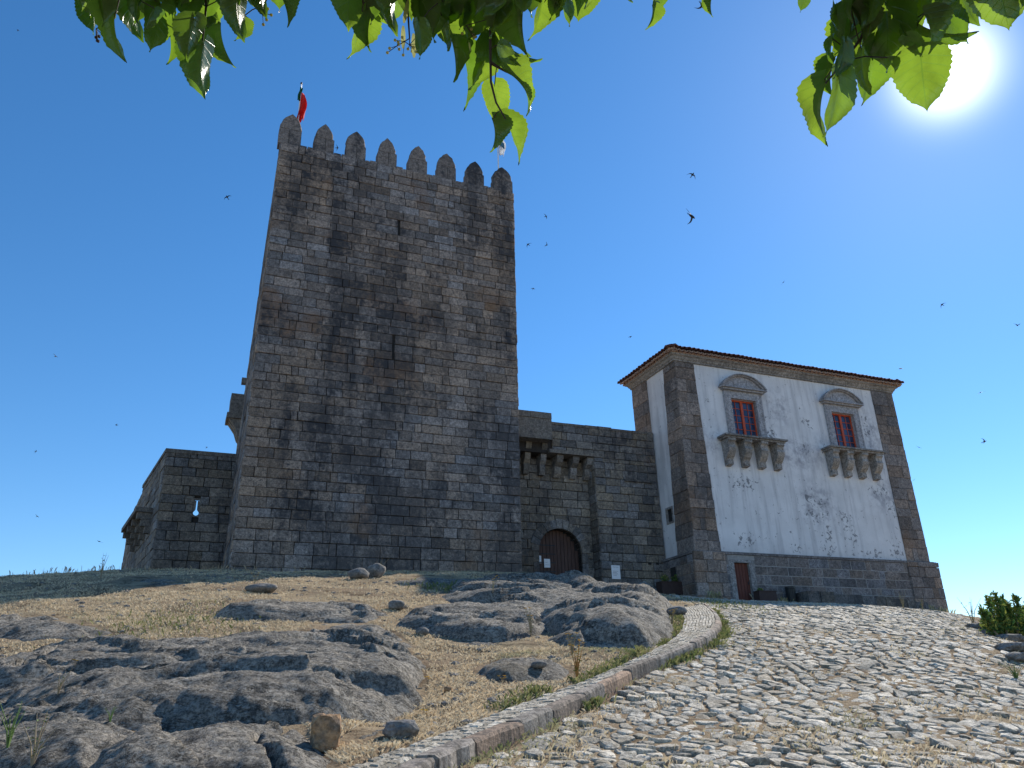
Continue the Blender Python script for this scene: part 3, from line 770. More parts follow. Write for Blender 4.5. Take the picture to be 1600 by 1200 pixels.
# corner piers
def pl0(z): return (1.44 - .24 * (z - PT) / (WT - PT))
masonry(house, lambda u, z, w: (u, -w, z), lambda z: -.04 + .06 * (z - PT) / 10, pl0, PT, WT, (.45, .72), (.5, .95), M_QUOIN, 60, 21, gap=.012, deep=.11, name='pier_stone')
masonry(house, lambda u, z, w: (u, -w, z), lambda z: 13.38, lambda z: 14.98, PT, WT, (.45, .72), (.6, 1.1), M_QUOIN, 60, 22, gap=.012, deep=.11, name='pier_stone')
masonry(house, lambda u, z, w: (-.03 + .06 * (z - PT) / 10 - w, 1.5 - u, z), lambda z: .04 * (z - PT), 1.5, PT, WT, (.45, .72), (.6, 1.2), M_QUOIN, 40, 23, gap=.012, deep=.11, name='pier_stone')
masonry(house, lambda u, z, w: (.0 - w, HD - u, z), 0, 1.55, PT, WT, (.45, .72), (.6, 1.2), M_QUOIN, 40, 24, gap=.012, deep=.11, name='pier_stone')
masonry(house, lambda u, z, w: (WX + w, u, z), 0, HD, -2, WT, (.45, .72), (.6, 1.2), M_QUOIN, 0, 25, gap=.012, deep=.11, name='end_stone')
# plinth of squared stones with pale joints, a set-off on top, door opening
D0, D1, DZ = 1.98, 2.86, 1.76
def dh(za, zb): return (D0 - .30, D1 + .34) if za < DZ + .12 else None
masonry(house, lambda u, z, w: (u, -.14 - w, z), -.22, 15.2, -2.0, PT - .14, (.36, .56), (.6, 1.3), M_PLINTH, 200, 26, holes=[dh], gap=.038, ch=.01, deep=.05, proud=.008, name='plinth_stone')
masonry(house, lambda u, z, w: (-.22 - w, HD - u, z), 0, HD + .12, -2.0, PT - .14, (.36, .56), (.6, 1.3), M_PLINTH, 60, 27, gap=.03, ch=.012, deep=.05, proud=.012, name='plinth_stone')
MB().box(-.19, D0 - .1, -.134, .11, -2.0, PT - .15).box(D1 + .1, 15.17, -.134, .11, -2, PT - .15).box(D0 - .1, D1 + .1, -.134, .11, DZ + .03, PT - .15).box(-.19, .11, .111, HD, -2.0, PT - .15).build('plinth_core', M_JOINTL, house)
m = MB(); m.box(-.26, 15.24, -.18, .03, PT - .135, PT - .03, (.5, .6, .6)).box(-.20, 15.16, -.10, .03, PT - .03, PT + .0, (.5, .6, .6)).box(-.26, .03, .031, HD, PT - .135, PT - .03, (.5, .6, .6))
m.build('plinth_ledge', M_PLINTH, house)
masonry(house, lambda u, z, w: (u, -.22 - w, z), 13.1, 15.32, -2.0, PT - .05, (.5, .7), (.7, 1.2), M_QUOIN, 20, 28, gap=.02, deep=.12, name='foot_stone')
masonry(house, lambda u, z, w: (u, -.20 - w, z), -.30, 1.5, -2.0, PT - .05, (.45, .65), (.5, .9), M_QUOIN, 20, 29, gap=.02, deep=.12, name='foot_stone', )
# door
df = MB(); df.box(D0 - .30, D0, -.15, .1, -1.0, DZ, (.6, .8, .2)).box(D1, D1 + .34, -.15, .1, -1.0, DZ, (.6, .8, .2)).box(D0 - .30, D1 + .34, -.15, .1, DZ + .002, DZ + .14, (.6, .8, .2))
df.build('door_surround', M_TRIM, house)
door = MB().box(D0, D1, .02, .05, -1.0, DZ).build('door', M_DOOR, house)
for k in range(5):
    xa = D0 + (D1 - D0) * k / 5; MB().box(xa + .01, xa + (D1 - D0) / 5 - .01, -.005, .02, -1.0, DZ - .02).build('plank', M_DOOR, door)
MB().box(D1 - .12, D1 - .08, -.05, -.006, .75, .9).build('handle', M_IRON, door)
# small dark opening low on the side by the curtain wall
MB().box(-.236, -.225, 1.5, 1.95, 1.1, 1.75).build('side_niche', M_DARK, house)
# cornice
cp = [(.0, WT), (-.06, WT + .02), (-.06, WT + .09), (-.11, WT + .13), (-.17, WT + .24), (-.27, WT + .29), (-.27, WT + .38), (.1, WT + .38), (.1, WT)]
def sweep_ring(prof, name, mat):
    """profile (offset outwards negative, z) run round the front and both sides"""
    m = MB(); n = len(prof); path = []
    for o, z in prof: path.append([(-(-o), HD + (-o), z), (o, o, z), (WX - o, o, z), (WX - o, HD - o, z), (o, HD - o, z)])
    v = []
    for k in range(4): v += [path[i][[4, 1, 2, 3][k]] for i in range(n)]
    f = []
    for k in range(4):
        a = k * n; b = ((k + 1) % 4) * n
        f += [(a + i, a + (i + 1) % n, b + (i + 1) % n, b + i) for i in range(n)]
    m.add(v, f, (.55, .35, .3)); return m.build(name, mat, house)
sweep_ring(cp, 'cornice', M_TRIM)
# hipped roof with curved tiles
RZ = WT + .43; OV = .44; RH = 1.15
OVr = OV; OV = OV - .14
roof = MB().add([(-OV, -OV, RZ + .06), (WX + OV, -OV, RZ + .06), (WX + OV, HD + OV, RZ + .06), (-OV, HD + OV, RZ + .06), (HD / 2 + .0, HD / 2, RZ + RH), (WX - HD / 2, HD / 2, RZ + RH),
                 (-OV, -OV, RZ), (WX + OV, -OV, RZ), (WX + OV, HD + OV, RZ), (-OV, HD + OV, RZ)],
                [(0, 1, 5, 4), (1, 2, 5), (2, 3, 4, 5), (3, 0, 4), (6, 9, 8, 7), (0, 6, 7, 1), (1, 7, 8, 2), (2, 8, 9, 3), (3, 9, 6, 0)]).build('roof', M_TILE, house)
OV = OVr
def tile(mb, a, b, r, up=True, k=6, th=.018):
    """half-round tile from a to b (local points), opening down when up"""
    a = Vector(a); b = Vector(b); d = (b - a).normalized(); s = d.cross(Vector((0, 0, 1))).normalized(); n = s.cross(d).normalized()
    if not up: n = -n
    v = []
    for P_, rr in ((a, r), (a, r - th), (b, r * .85), (b, (r - th) * .85)):
        for q_ in range(k + 1):
            an = PI * q_ / k; v.append(P_ + s * math.cos(an) * rr + n * math.sin(an) * rr)
    K = k + 1; f = []
    for q_ in range(k):
        f += [(q_, q_ + 1, 2 * K + q_ + 1, 2 * K + q_), (K + q_, K + q_ + 1, 3 * K + q_ + 1, 3 * K + q_), (q_, q_ + 1, K + q_ + 1, K + q_)]
    mb.add(v, f)
tp = .275; cov = MB(); und = MB(); rgt = random.Random(2)
def eave(p0, p1, inward, length):
    p0 = Vector(p0); p1 = Vector(p1); L_ = (p1 - p0).length; n = int(L_ / tp); d = (p1 - p0) / n; inw = Vector(inward)
    for i in range(n + 1):
        c = p0 + d * i; j = rgt.uniform(-.03, .03)
        mx = min(length, min(i, n - i) * tp + .35)
        sl = RH / (HD / 2 + OV)
        tile(cov, c - inw * (.10 + j) + Vector((0, 0, .10)), c + inw * mx + Vector((0, 0, .10 + sl * mx)), .125)
        if i < n:
            c2 = c + d * .5
            tile(und, c2 - inw * (.07 + j) + Vector((0, 0, .055)), c2 + inw * .5 + Vector((0, 0, .055 + sl * .5)), .10, up=False)
            tile(und, c2 + inw * .13 - Vector((0, 0, .07)), c2 + inw * .5 - Vector((0, 0, .02)), .10, up=True)
eave((-OV, -OV, RZ), (WX + OV, -OV, RZ), (0, 1, 0), HD / 2 + .3)
eave((-OV, HD + OV, RZ), (-OV, -OV, RZ), (1, 0, 0), HD / 2 + .3)
eave((WX + OV, -OV, RZ), (WX + OV, HD + OV, RZ), (-1, 0, 0), HD / 2 + .3)
tag(cov.build('cover_tiles', M_TILE, roof), kind='stuff'); tag(und.build('eave_tiles', M_TILEP, roof), kind='stuff')
MB().box(-OV + .17, WX + OV - .17, -OV + .17, HD + OV - .17, RZ - .045, RZ - .004).build('mortar_bed', M_TILEP, roof)
hp = MB()
for a, b in (((-OV, -OV, RZ + .14), (HD / 2, HD / 2, RZ + RH + .06)), ((-OV, HD + OV, RZ + .14), (HD / 2, HD / 2, RZ + RH + .06)), ((WX + OV, -OV, RZ + .14), (WX - HD / 2, HD / 2, RZ + RH + .06)), ((HD / 2, HD / 2, RZ + RH + .05), (WX - HD / 2, HD / 2, RZ + RH + .05))):
    a = Vector(a); b = Vector(b); n = int((b - a).length / .42)
    for i in range(n): tile(hp, a + (b - a) * i / n, a + (b - a) * (i + 1.1) / n, .13)
tag(hp.build('hip_tiles', M_TILEP, roof), kind='stuff')
# the two windows, each with surround, curved pediment, red frame, panes and corbelled balcony
def window(x0, x1):
    cx = (x0 + x1) / 2; j = .40
    s = MB()
    s.box(x0 - j, x0, -.10, .30, WZ0 - .1, WZ1, (.6, .6, .2)).box(x1, x1 + j, -.10, .30, WZ0 - .1, WZ1, (.6, .6, .2)).box(x0 - j, x1 + j, -.10, .30, WZ1 + .002, WZ1 + .42, (.6, .6, .2))
    s.box(x0 - j + .06, x0 - j + .12, -.115, -.101, WZ0 - .1, WZ1 + .36).box(x1 + j - .12, x1 + j - .06, -.115, -.101, WZ0 - .1, WZ1 + .36)
    su = s.build('window_surround', M_FRAME, house)
    zb = WZ1 + .43; hw = 1.45; p = MB()
    p.box(cx - hw + .12, cx + hw - .12, -.24, .02, zb, zb + .09, (.5, .6, .4)); p.box(cx - hw, cx + hw, -.34, .02, zb + .092, zb + .17, (.5, .6, .4))
    R_ = 1.55; h_ = .74; zc = zb + .17 + h_ - R_; a0 = math.acos(min(1, (R_ - h_) / R_))
    outer = [(cx + R_ * math.sin(a), zc + R_ * math.cos(a)) for a in [a0 * (1 - 2 * k / 16) for k in range(17)]]
    sc = hw / (R_ * math.sin(a0)); outer = [((x - cx) * sc + cx, z) for x, z in outer]
    slab_poly(p, outer, -.14, .02, (.65, .5, .3))
    for r_, th_, yy in ((1.0, .07, -.36), (.925, .07, -.27)):
        for k in range(16):
            (xa, za), (xb, zb2) = outer[k], outer[k + 1]
            f_ = lambda x, z, q_: (cx + (x - cx) * q_, zb + .17 + (z - zb - .17) * q_)
            q0, q1 = r_, r_ - th_
            slab_poly(p, [f_(xa, za + .03, q0), f_(xb, zb2 + .03, q0), f_(xb, zb2 + .03, q1), f_(xa, za + .03, q1)], yy, -.141, (.45, .6, .5))
    for xx in (-.45, .4): p.box(cx + xx - .1, cx + xx + .1, -.165, -.141, zb + .2, zb + .6, (.6, .3, .3))
    p.build('pediment', M_FRAME, su)
    fr = MB(); fw = .075; yf0, yf1 = .16, .22
    fr.box(x0, x0 + fw, yf0, yf1, WZ0, WZ1).box(x1 - fw, x1, yf0, yf1, WZ0, WZ1).box(x0 + fw, x1 - fw, yf0, yf1, WZ1 - fw, WZ1).box(x0 + fw, x1 - fw, yf0, yf1, WZ0, WZ0 + .16).box(cx - .07, cx + .07, yf0 - .02, yf1, WZ0 + .161, WZ1 - fw - .001)
    win = fr.build('window', M_RED, house)
    bars = MB(); za, zb_ = WZ0 + .16, WZ1 - fw
    for side_ in (0, 1):
        a, b = (x0 + fw, cx - .07) if side_ == 0 else (cx + .07, x1 - fw)
        m_ = (a + b) / 2; bars.box(m_ - .014, m_ + .014, .172, .2, za, zb_)
        for k in range(1, 5): zz_ = za + (zb_ - za) * k / 5; bars.box(a, m_ - .015, .174, .199, zz_ - .014, zz_ + .014).box(m_ + .015, b, .174, .199, zz_ - .014, zz_ + .014)
        for k in range(5):
            for a_, b_ in ((a, m_), (m_, b)):
                zz_ = za + (zb_ - za) * k / 5; q = MB().box(a_ + .005, b_ - .005, .201, .208, zz_ + .005, zz_ + (zb_ - za) / 5 - .005).build('pane', M_GLASS, win)
    bars.build('glazing_bars', M_RED, win)
    b_ = MB(); bx0, bx1 = cx - 1.95, cx + 1.95; P_ = .72
    b_.box(bx0, bx1, -P_, .02, WZ0 - .17, WZ0 - .08, (.35, .6, .8)).box(bx0 + .1, bx1 - .1, -P_ + .1, .02, WZ0 - .26, WZ0 - .172, (.45, .5, .6))
    bal = b_.build('balcony', M_TRIM, house)
    for k in range(4):
        xa = bx0 + .22 + k * (bx1 - bx0 - .44 - .42) / 3; zt_ = WZ0 - .27
        prof = [(.03, zt_), (-.60, zt_), (-.62, zt_ - .12), (-.52, zt_ - .2), (-.5, zt_ - .34), (-.56, zt_ - .48), (-.50, zt_ - .66), (-.36, zt_ - .86), (-.22, zt_ - .98), (-.2, zt_ - 1.04), (-.27, zt_ - 1.07), (-.27, zt_ - 1.3), (.03, zt_ - 1.34)]
        m = MB(); m.prism(prof, lambda p, q_, xa=xa: (xa + (.44 * q_ if p[1] > zt_ - 1.0 else .06 + .32 * q_), p[0], p[1]), (random.uniform(.5, .8), .3, .2)); m.build('corbel', M_TRIM, bal)
window(*W1); window(*W2)

# ------------------------------------------------------------------ bastion left of the keep
_b = at(235, 890, 47.0); _b = _b * (((HO @ NN) - 7.0) / (_b @ NN))
BO = _b - np.array([0, 0, .8])
bast = tag(empty('castle_bastion', BO, ANG), 'low granite bastion left of the keep with a keyhole loop and corbelled ledge', 'castle wall')
bz1 = loc(BO, 262, 706)[1]; bxr = loc(BO, 366, 800)[0] + 1.2
kx, kz1 = loc(BO, 308.5, 781); _, kz0 = loc(BO, 308.5, 806); kz0 -= .0
def kh(za, zb): return (kx - .13, kx + .13) if (zb > kz0 - .02 and za < kz1) else None
T_ = .35
bm = MB().box(.08, kx - .12, .08, T_, 0, bz1 - .05).box(kx + .12, bxr, .08, T_, 0, bz1 - .05).box(kx - .12, kx + .12, .08, T_, 0, kz0 - .05).box(kx - .12, kx + .12, .08, T_, kz1 + .05, bz1 - .05)
bm.build('wall_core', M_JOINT, bast)
masonry(bast, lambda u, z, w: (u, -w, z), 0, bxr, 0, bz1, (.36, .47), (.5, 1.05), M_BAST, 150, 41, holes=[kh], gap=.024)
# the loop itself: narrow slot widening into a round eye, cut through a block
def loop_half(sg):
    eye = .125; zc = kz0 + .13; pr = [(kx + sg * .14, kz0 - .06), (kx, kz0 - .06), (kx, kz0)]
    for k in range(1, 6):
        a = -PI / 2 + k * PI / 6.2; pr.append((kx + sg * eye * math.cos(a), zc + eye * math.sin(a)))
    pr += [(kx + sg * .03, zc + eye + .04), (kx + sg * .025, kz1 - .05), (kx + sg * .10, kz1 - .05), (kx + sg * .10, kz1 + .0), (kx, kz1 + .0), (kx, kz1 + .06), (kx + sg * .14, kz1 + .06)]
    return pr
for sg in (-1, 1):
    pr = loop_half(sg); m = MB()
    v = [(x, -.015, z) for x, z in pr] + [(x, .10, z) for x, z in pr]; n = len(pr)
    import mathutils.geometry as mg
    tri = mg.tessellate_polygon([[Vector((x, z, 0)) for x, z in pr]])
    f = [tuple(t) for t in tri] + [tuple(n + i for i in t) for t in tri] + [(i, (i + 1) % n, n + (i + 1) % n, n + i) for i in range(n)]
    m.add(v, f, (.5, .5, .5)); m.build('loop_block', M_BAST, bast)
# receding left faces: corner -> Q1 -> Q2
def onplan(px, py, scale):
    d = ray(px, py); k = (BO[1] / ray(235, 890)[1]) * scale; p = d * k - BO; return (float(p @ U3), float(-(p @ NN)))
Q0 = (0, 0); Q1 = onplan(205, 890, 1.17); Q2 = onplan(190, 890, 1.34)
def facet(A_, B_, ztop, nind, seed, holes=()):
    ax, ay = A_; bx_, by_ = B_; L_ = math.hypot(bx_ - ax, by_ - ay); dx, dy = (bx_ - ax) / L_, (by_ - ay) / L_; nx, ny = dy, -dx
    F_ = lambda u, z, w: (ax + dx * u + nx * w, ay + dy * u + ny * w, z)
    masonry(bast, F_, 0, L_, 0, ztop, (.36, .47), (.5, 1.05), M_BAST, nind, seed, gap=.024)
    m = MB(); m.add([F_(0, 0, -.07), F_(L_, 0, -.07), F_(L_, ztop - .05, -.07), F_(0, ztop - .05, -.07), F_(0, 0, -.6), F_(L_, 0, -.6), F_(L_, ztop - .05, -.6), F_(0, ztop - .05, -.6)],
                    [(0, 1, 2, 3), (4, 7, 6, 5), (0, 4, 5, 1), (3, 2, 6, 7), (1, 5, 6, 2), (0, 3, 7, 4)]); m.build('wall_core', M_JOINT, bast)
    return F_, L_
Fa, La = facet(Q1, Q0, bz1, 60, 42); Fb, Lb = facet(Q2, Q1, bz1 - .3, 40, 43)
def fslab(F_, u0, u1, w0, w1, z0, z1, tn=(.35, .5, 1)):
    m = MB(); v = [F_(u, z, w) for z in (z0, z1) for w in (w0, w1) for u in (u0, u1)]
    return m.add(v, [(0, 2, 3, 1), (4, 5, 7, 6), (0, 1, 5, 4), (2, 6, 7, 3), (0, 4, 6, 2), (1, 3, 7, 5)], tn)
fslab(lambda u, z, w: (u, -w, z), -.05, bxr, -.6, .05, bz1 - .02, bz1 + .16).build('coping', M_BAST, bast)
fslab(Fa, -.02, La + .0, -.6, .06, bz1 - .02, bz1 + .155).build('coping', M_BAST, bast)
zl = BO[2]; zled = bz1 * .60
led = fslab(Fa, .1, La * .75, -.02, .75, zled, zled + .22).build('corbelled_ledge', M_BAST, bast)
for k in range(4):
    u = .25 + k * (La * .75 - .6) / 3
    for q_ in range(3):
        fslab(Fa, u, u + .26, -.02, .66 - .2 * q_, zled - .32 * (q_ + 1) + .0, zled - .32 * q_ - .01, (.5, .4, .6)).build('corbel', M_BAST, led)
for k, zz_ in enumerate((2.0, 2.6)):
    fslab(Fb, .02, .3, 0, .38, zz_, zz_ + .26).build('water_spout', M_BAST, bast)
# ------------------------------------------------------------------ footpath with kerb
def base_h(x, y): return interp(T0, x, y)
path = tag(empty('footpath', (float(PRr[30][0]), float(PRr[30][1]), float(base_h(*PRr[30])))), kind='structure')
po = np.array(path.location)
NS = 60
def path_pt(s, t):     # s 0..1 along, t 0 (right/kerb) .. 1 (left)
    k = s * (NS - 1); i = min(int(k), NS - 2); f = k - i
    R_ = PRr[i] * (1 - f) + PRr[i + 1] * f; L_ = PLr[i] * (1 - f) + PLr[i + 1] * f
    p = R_ * (1 - t) + L_ * t; return np.array([p[0], p[1], float(base_h(p[0], p[1])) + KH]) - po
plen = float(np.sum(np.hypot(*np.diff(PRr, axis=0).T)))
rg = random.Random(8)
bed = MB(); v = []; 
for i in range(NS):
    for t in (.05, .5, 1.0):
        p = path_pt(i / (NS - 1), t); v.append((p[0], p[1], p[2] - .045))
    p = path_pt(i / (NS - 1), 1.0); v.append((p[0] - .02, p[1], p[2] - .4))
bed.add(v, [(i * 4 + j, i * 4 + j + 1, i * 4 + j + 5, i * 4 + j + 4) for i in range(NS - 1) for j in range(3)])
bed.build('path_bed', M_GROUND, path)
# kerb stones
s = 0.0; kw = .20
def width_at(s): a = path_pt(s, 0); b = path_pt(s, 1); return float(np.hypot(*(a - b)[:2]))
while s < 1 - 1e-3:
    L_ = rg.uniform(.6, 1.15) / plen; e_ = min(1.0, s + L_)
    if 1 - e_ < .02: e_ = 1.0
    n = 4; v = []; lift_ = rg.uniform(-.015, .02); g_ = .016 / plen
    tw = kw / width_at((s + e_) / 2)
    for k in range(n + 1):
        ss = s + g_ + (e_ - s - 2 * g_) * k / n; j = rg.uniform(-.022, .022)
        a = path_pt(ss, 0); b = path_pt(ss, tw); n2 = (a - b)[:2] / (np.hypot(*(a - b)[:2]) + 1e-9)
        o = n2 * j
        for p, dz in (((a[0] + o[0] + n2[0] * .03, a[1] + o[1] + n2[1] * .03), -.42), ((a[0] + o[0] + n2[0] * .01, a[1] + o[1] + n2[1] * .01), -.03 + lift_), ((a[0] - n2[0] * .03, a[1] - n2[1] * .03), lift_ + rg.uniform(-.006, .006)), ((b[0], b[1]), lift_), ((b[0], b[1]), -.15)):
            v.append((p[0], p[1], a[2] + dz))
    f = [(0, 1, 2, 3, 4), tuple(n * 5 + q for q in (4, 3, 2, 1, 0))]
    for k in range(n):
        for q in range(4): f.append((k * 5 + q, (k + 1) * 5 + q, (k + 1) * 5 + q + 1, k * 5 + q + 1))
    mk('kerb_stone', v, f, M_KERB, path, tone=(rg.random(), rg.random() ** .6, .5)); s = e_
# setts
setts = []; s = 0.0
while s < 1:
    w = width_at(s) - kw; L_ = rg.uniform(.11, .17) / plen; nacr = max(3, int(w / .13)); off = rg.uniform(0, .5)
    ts = [kw / (w + kw) + (w / (w + kw)) * (q + (off if 0 < q < nacr else 0) * .6) / nacr for q in range(nacr + 1)]
    for q in range(nacr):
        dz = rg.uniform(-.008, .012); tn = (rg.random() * .8 + .15, rg.random(), rg.random() * .25)
        ta, tb = ts[q], ts[q + 1]; gt = .008 / (w + kw); gs_ = .008 / plen; J = lambda a: a * rg.uniform(.5, 1.8)
        c = [path_pt(min(1, s + J(gs_)), ta + J(gt)), path_pt(min(1, s + J(gs_)), tb - J(gt)), path_pt(min(1, s + L_ - J(gs_)), tb - J(gt)), path_pt(min(1, s + L_ - J(gs_)), ta + J(gt))]
        m = sum(c) / 4; v = [(p[0], p[1], p[2] - .06 + dz) for p in c] + [(p[0], p[1], p[2] - .012 + dz) for p in c] + [tuple(m[:2] + (p[:2] - m[:2]) * .82) + (p[2] + dz,) for p in c]
        setts.append((v, tn))
    s += L_
SF = [(0, 1, 5, 4), (1, 2, 6, 5), (2, 3, 7, 6), (3, 0, 4, 7), (4, 5, 9, 8), (5, 6, 10, 9), (6, 7, 11, 10), (7, 4, 8, 11), (8, 9, 10, 11)]
rest = MB()
for i, (v, tn) in enumerate(setts):
    if 20 <= i < 320: mk('sett', v, SF, M_COBBLE, path, tone=tn)
    else: rest.add(v, SF, tn)
tag(rest.build('small_setts', M_COBBLE, path), kind='stuff')

# ------------------------------------------------------------------ cobbled ramp
ramp = tag(empty('cobbled_ramp', (3.0, 9.0, float(base_h(3.0, 9.0)))), kind='structure'); ro = np.array(ramp.location)
rp = np.array(ramp_poly); cell = (.27, .15)
gx = np.arange(-3, 24, cell[0]); gy = np.arange(5.2, 43, cell[1])
CX, CY = np.meshgrid(gx, gy)
CX = CX + (np.arange(len(gy)) % 2)[:, None] * cell[0] * .5 + RNG.uniform(-.40, .40, CX.shape) * cell[0]; CY = CY + RNG.uniform(-.40, .40, CY.shape) * cell[1]
drop = RNG.random(CX.shape) < .17           # missing seeds give bigger neighbours
inside = inpoly(CX, CY, ramp_poly)
kd, _ = seg_dist(CX, CY, [tuple(p) for p in ext]); inside &= kd > .13
inside &= (np.abs(CX / np.maximum(CY, 1)) < .85)
gapn = fbm(CX * .8, CY * .8, 77, 3)
stones = []
def clip_poly(poly, mx, my, nx, ny):
    out = []; n = len(poly)
    for i in range(n):
        a = poly[i]; b = poly[(i + 1) % n]; da = (a[0] - mx) * nx + (a[1] - my) * ny; db = (b[0] - mx) * nx + (b[1] - my) * ny
        if da <= 0: out.append(a)
        if (da < 0 < db) or (db < 0 < da): t = da / (da - db); out.append((a[0] + (b[0] - a[0]) * t, a[1] + (b[1] - a[1]) * t))
    return out
H_, W_ = CX.shape; rg = random.Random(12)
cob = []
for j in range(1, H_ - 1):
    for i in range(1, W_ - 1):
        if not inside[j, i] or drop[j, i]: continue
        x, y = CX[j, i], CY[j, i]; poly = [(x - .42, y - .32), (x + .42, y - .32), (x + .42, y + .32), (x - .42, y + .32)]
        for dj in (-2, -1, 0, 1, 2):
            for di in (-2, -1, 0, 1, 2):
                if (dj or di) and 0 <= j + dj < H_ and 0 <= i + di < W_ and not drop[j + dj, i + di]:
                    qx, qy = CX[j + dj, i + di], CY[j + dj, i + di]; nx, ny = qx - x, qy - y
                    if nx * nx + ny * ny < .8:
                        poly = clip_poly(poly, (x + qx) / 2, (y + qy) / 2, nx, ny)
                        if len(poly) < 3: break
            if len(poly) < 3: break
        if len(poly) < 3: continue
        cob.append((x, y, poly, gapn[j, i]))
cxs = np.array([c[0] for c in cob]); cys = np.array([c[1] for c in cob]); czs = base_h(cxs, cys)
rest = MB(); count = 0
order = np.argsort(cys + np.where(np.abs(cxs - 2.5) > .66 * cys, 100, 0) + np.where(cys < 7.3, 50, 0) + np.where(cxs > .64 * cys, 100, 0)); chosen = set(order[:300].tolist())
for i, (x, y, poly, gn) in enumerate(cob):
    g_ = rg.uniform(.004, .018) + max(0, -gn) * .028
    mx = sum(p[0] for p in poly) / len(poly); my = sum(p[1] for p in poly) / len(poly)
    rad = [math.hypot(p[0] - mx, p[1] - my) for p in poly]; mr = sum(rad) / len(rad)
    P = []
    for k in range(len(poly)):                       # soften corners
        a, b = poly[k], poly[(k + 1) % len(poly)]
        L_ = math.hypot(a[0] - b[0], a[1] - b[1])
        if L_ < .035: continue
        if L_ > .13: P += [(a[0] * .82 + b[0] * .18, a[1] * .82 + b[1] * .18), (a[0] * .18 + b[0] * .82, a[1] * .18 + b[1] * .82)]
        else: P.append(((a[0] + b[0]) / 2, (a[1] + b[1]) / 2))
    if len(P) < 4: continue
    def shr(p, d):
        l = math.hypot(p[0] - mx, p[1] - my) + 1e-6; k = max(.15, (l - d) / l); return (mx + (p[0] - mx) * k, my + (p[1] - my) * k)
    tx, ty = rg.gauss(0, .055), rg.gauss(-.05, .10); hz = rg.uniform(-.002, .026) + (rg.random() < .06) * .03; z0 = float(czs[i]) + .02
    # local slope of the hill
    def Z(px_, py_): return hz + tx * (px_ - mx) + ty * (py_ - my)
    n = len(P); jz = [rg.uniform(-.006, .006) for _ in P]
    zb = base_h(np.array([p[0] for p in P]), np.array([p[1] for p in P]))
    r0 = [shr(p, g_) for p in P]; r1 = [shr(p, g_ + .008 + rg.uniform(0, .01)) for p in P]; r2 = [shr(p, g_ + .022 + rg.uniform(0, .02)) for p in P]
    v = [(p[0] - ro[0], p[1] - ro[1], zb[k] - .08 - ro[2]) for k, p in enumerate(r0)] + [(p[0] - ro[0], p[1] - ro[1], zb[k] + Z(*p) - .006 + jz[k] - ro[2]) for k, p in enumerate(r1)] + [(p[0] - ro[0], p[1] - ro[1], zb[k] + Z(*p) + jz[k] * .6 + .006 - ro[2]) for k, p in enumerate(r2)]
    v.append((mx - ro[0], my - ro[1], z0 - .008 + hz - ro[2]))
    f = [(k, (k + 1) % n, n + (k + 1) % n, n + k) for k in range(n)] + [(n + k, n + (k + 1) % n, 2 * n + (k + 1) % n, 2 * n + k) for k in range(n)] + [(2 * n + k, 2 * n + (k + 1) % n, 3 * n) for k in range(n)]
    tn = (rg.betavariate(2, 1.8), rg.random(), 1.0 if rg.random() < .06 else max(0, rg.gauss(.1, .15)))
    if i in chosen: mk('cobble', v, f, M_COBBLE, ramp, tone=tn)
    else: rest.add(v, f, tn)
tag(rest.build('far_cobbles', M_COBBLE, ramp), kind='stuff')
print('cobbles', len(cob))

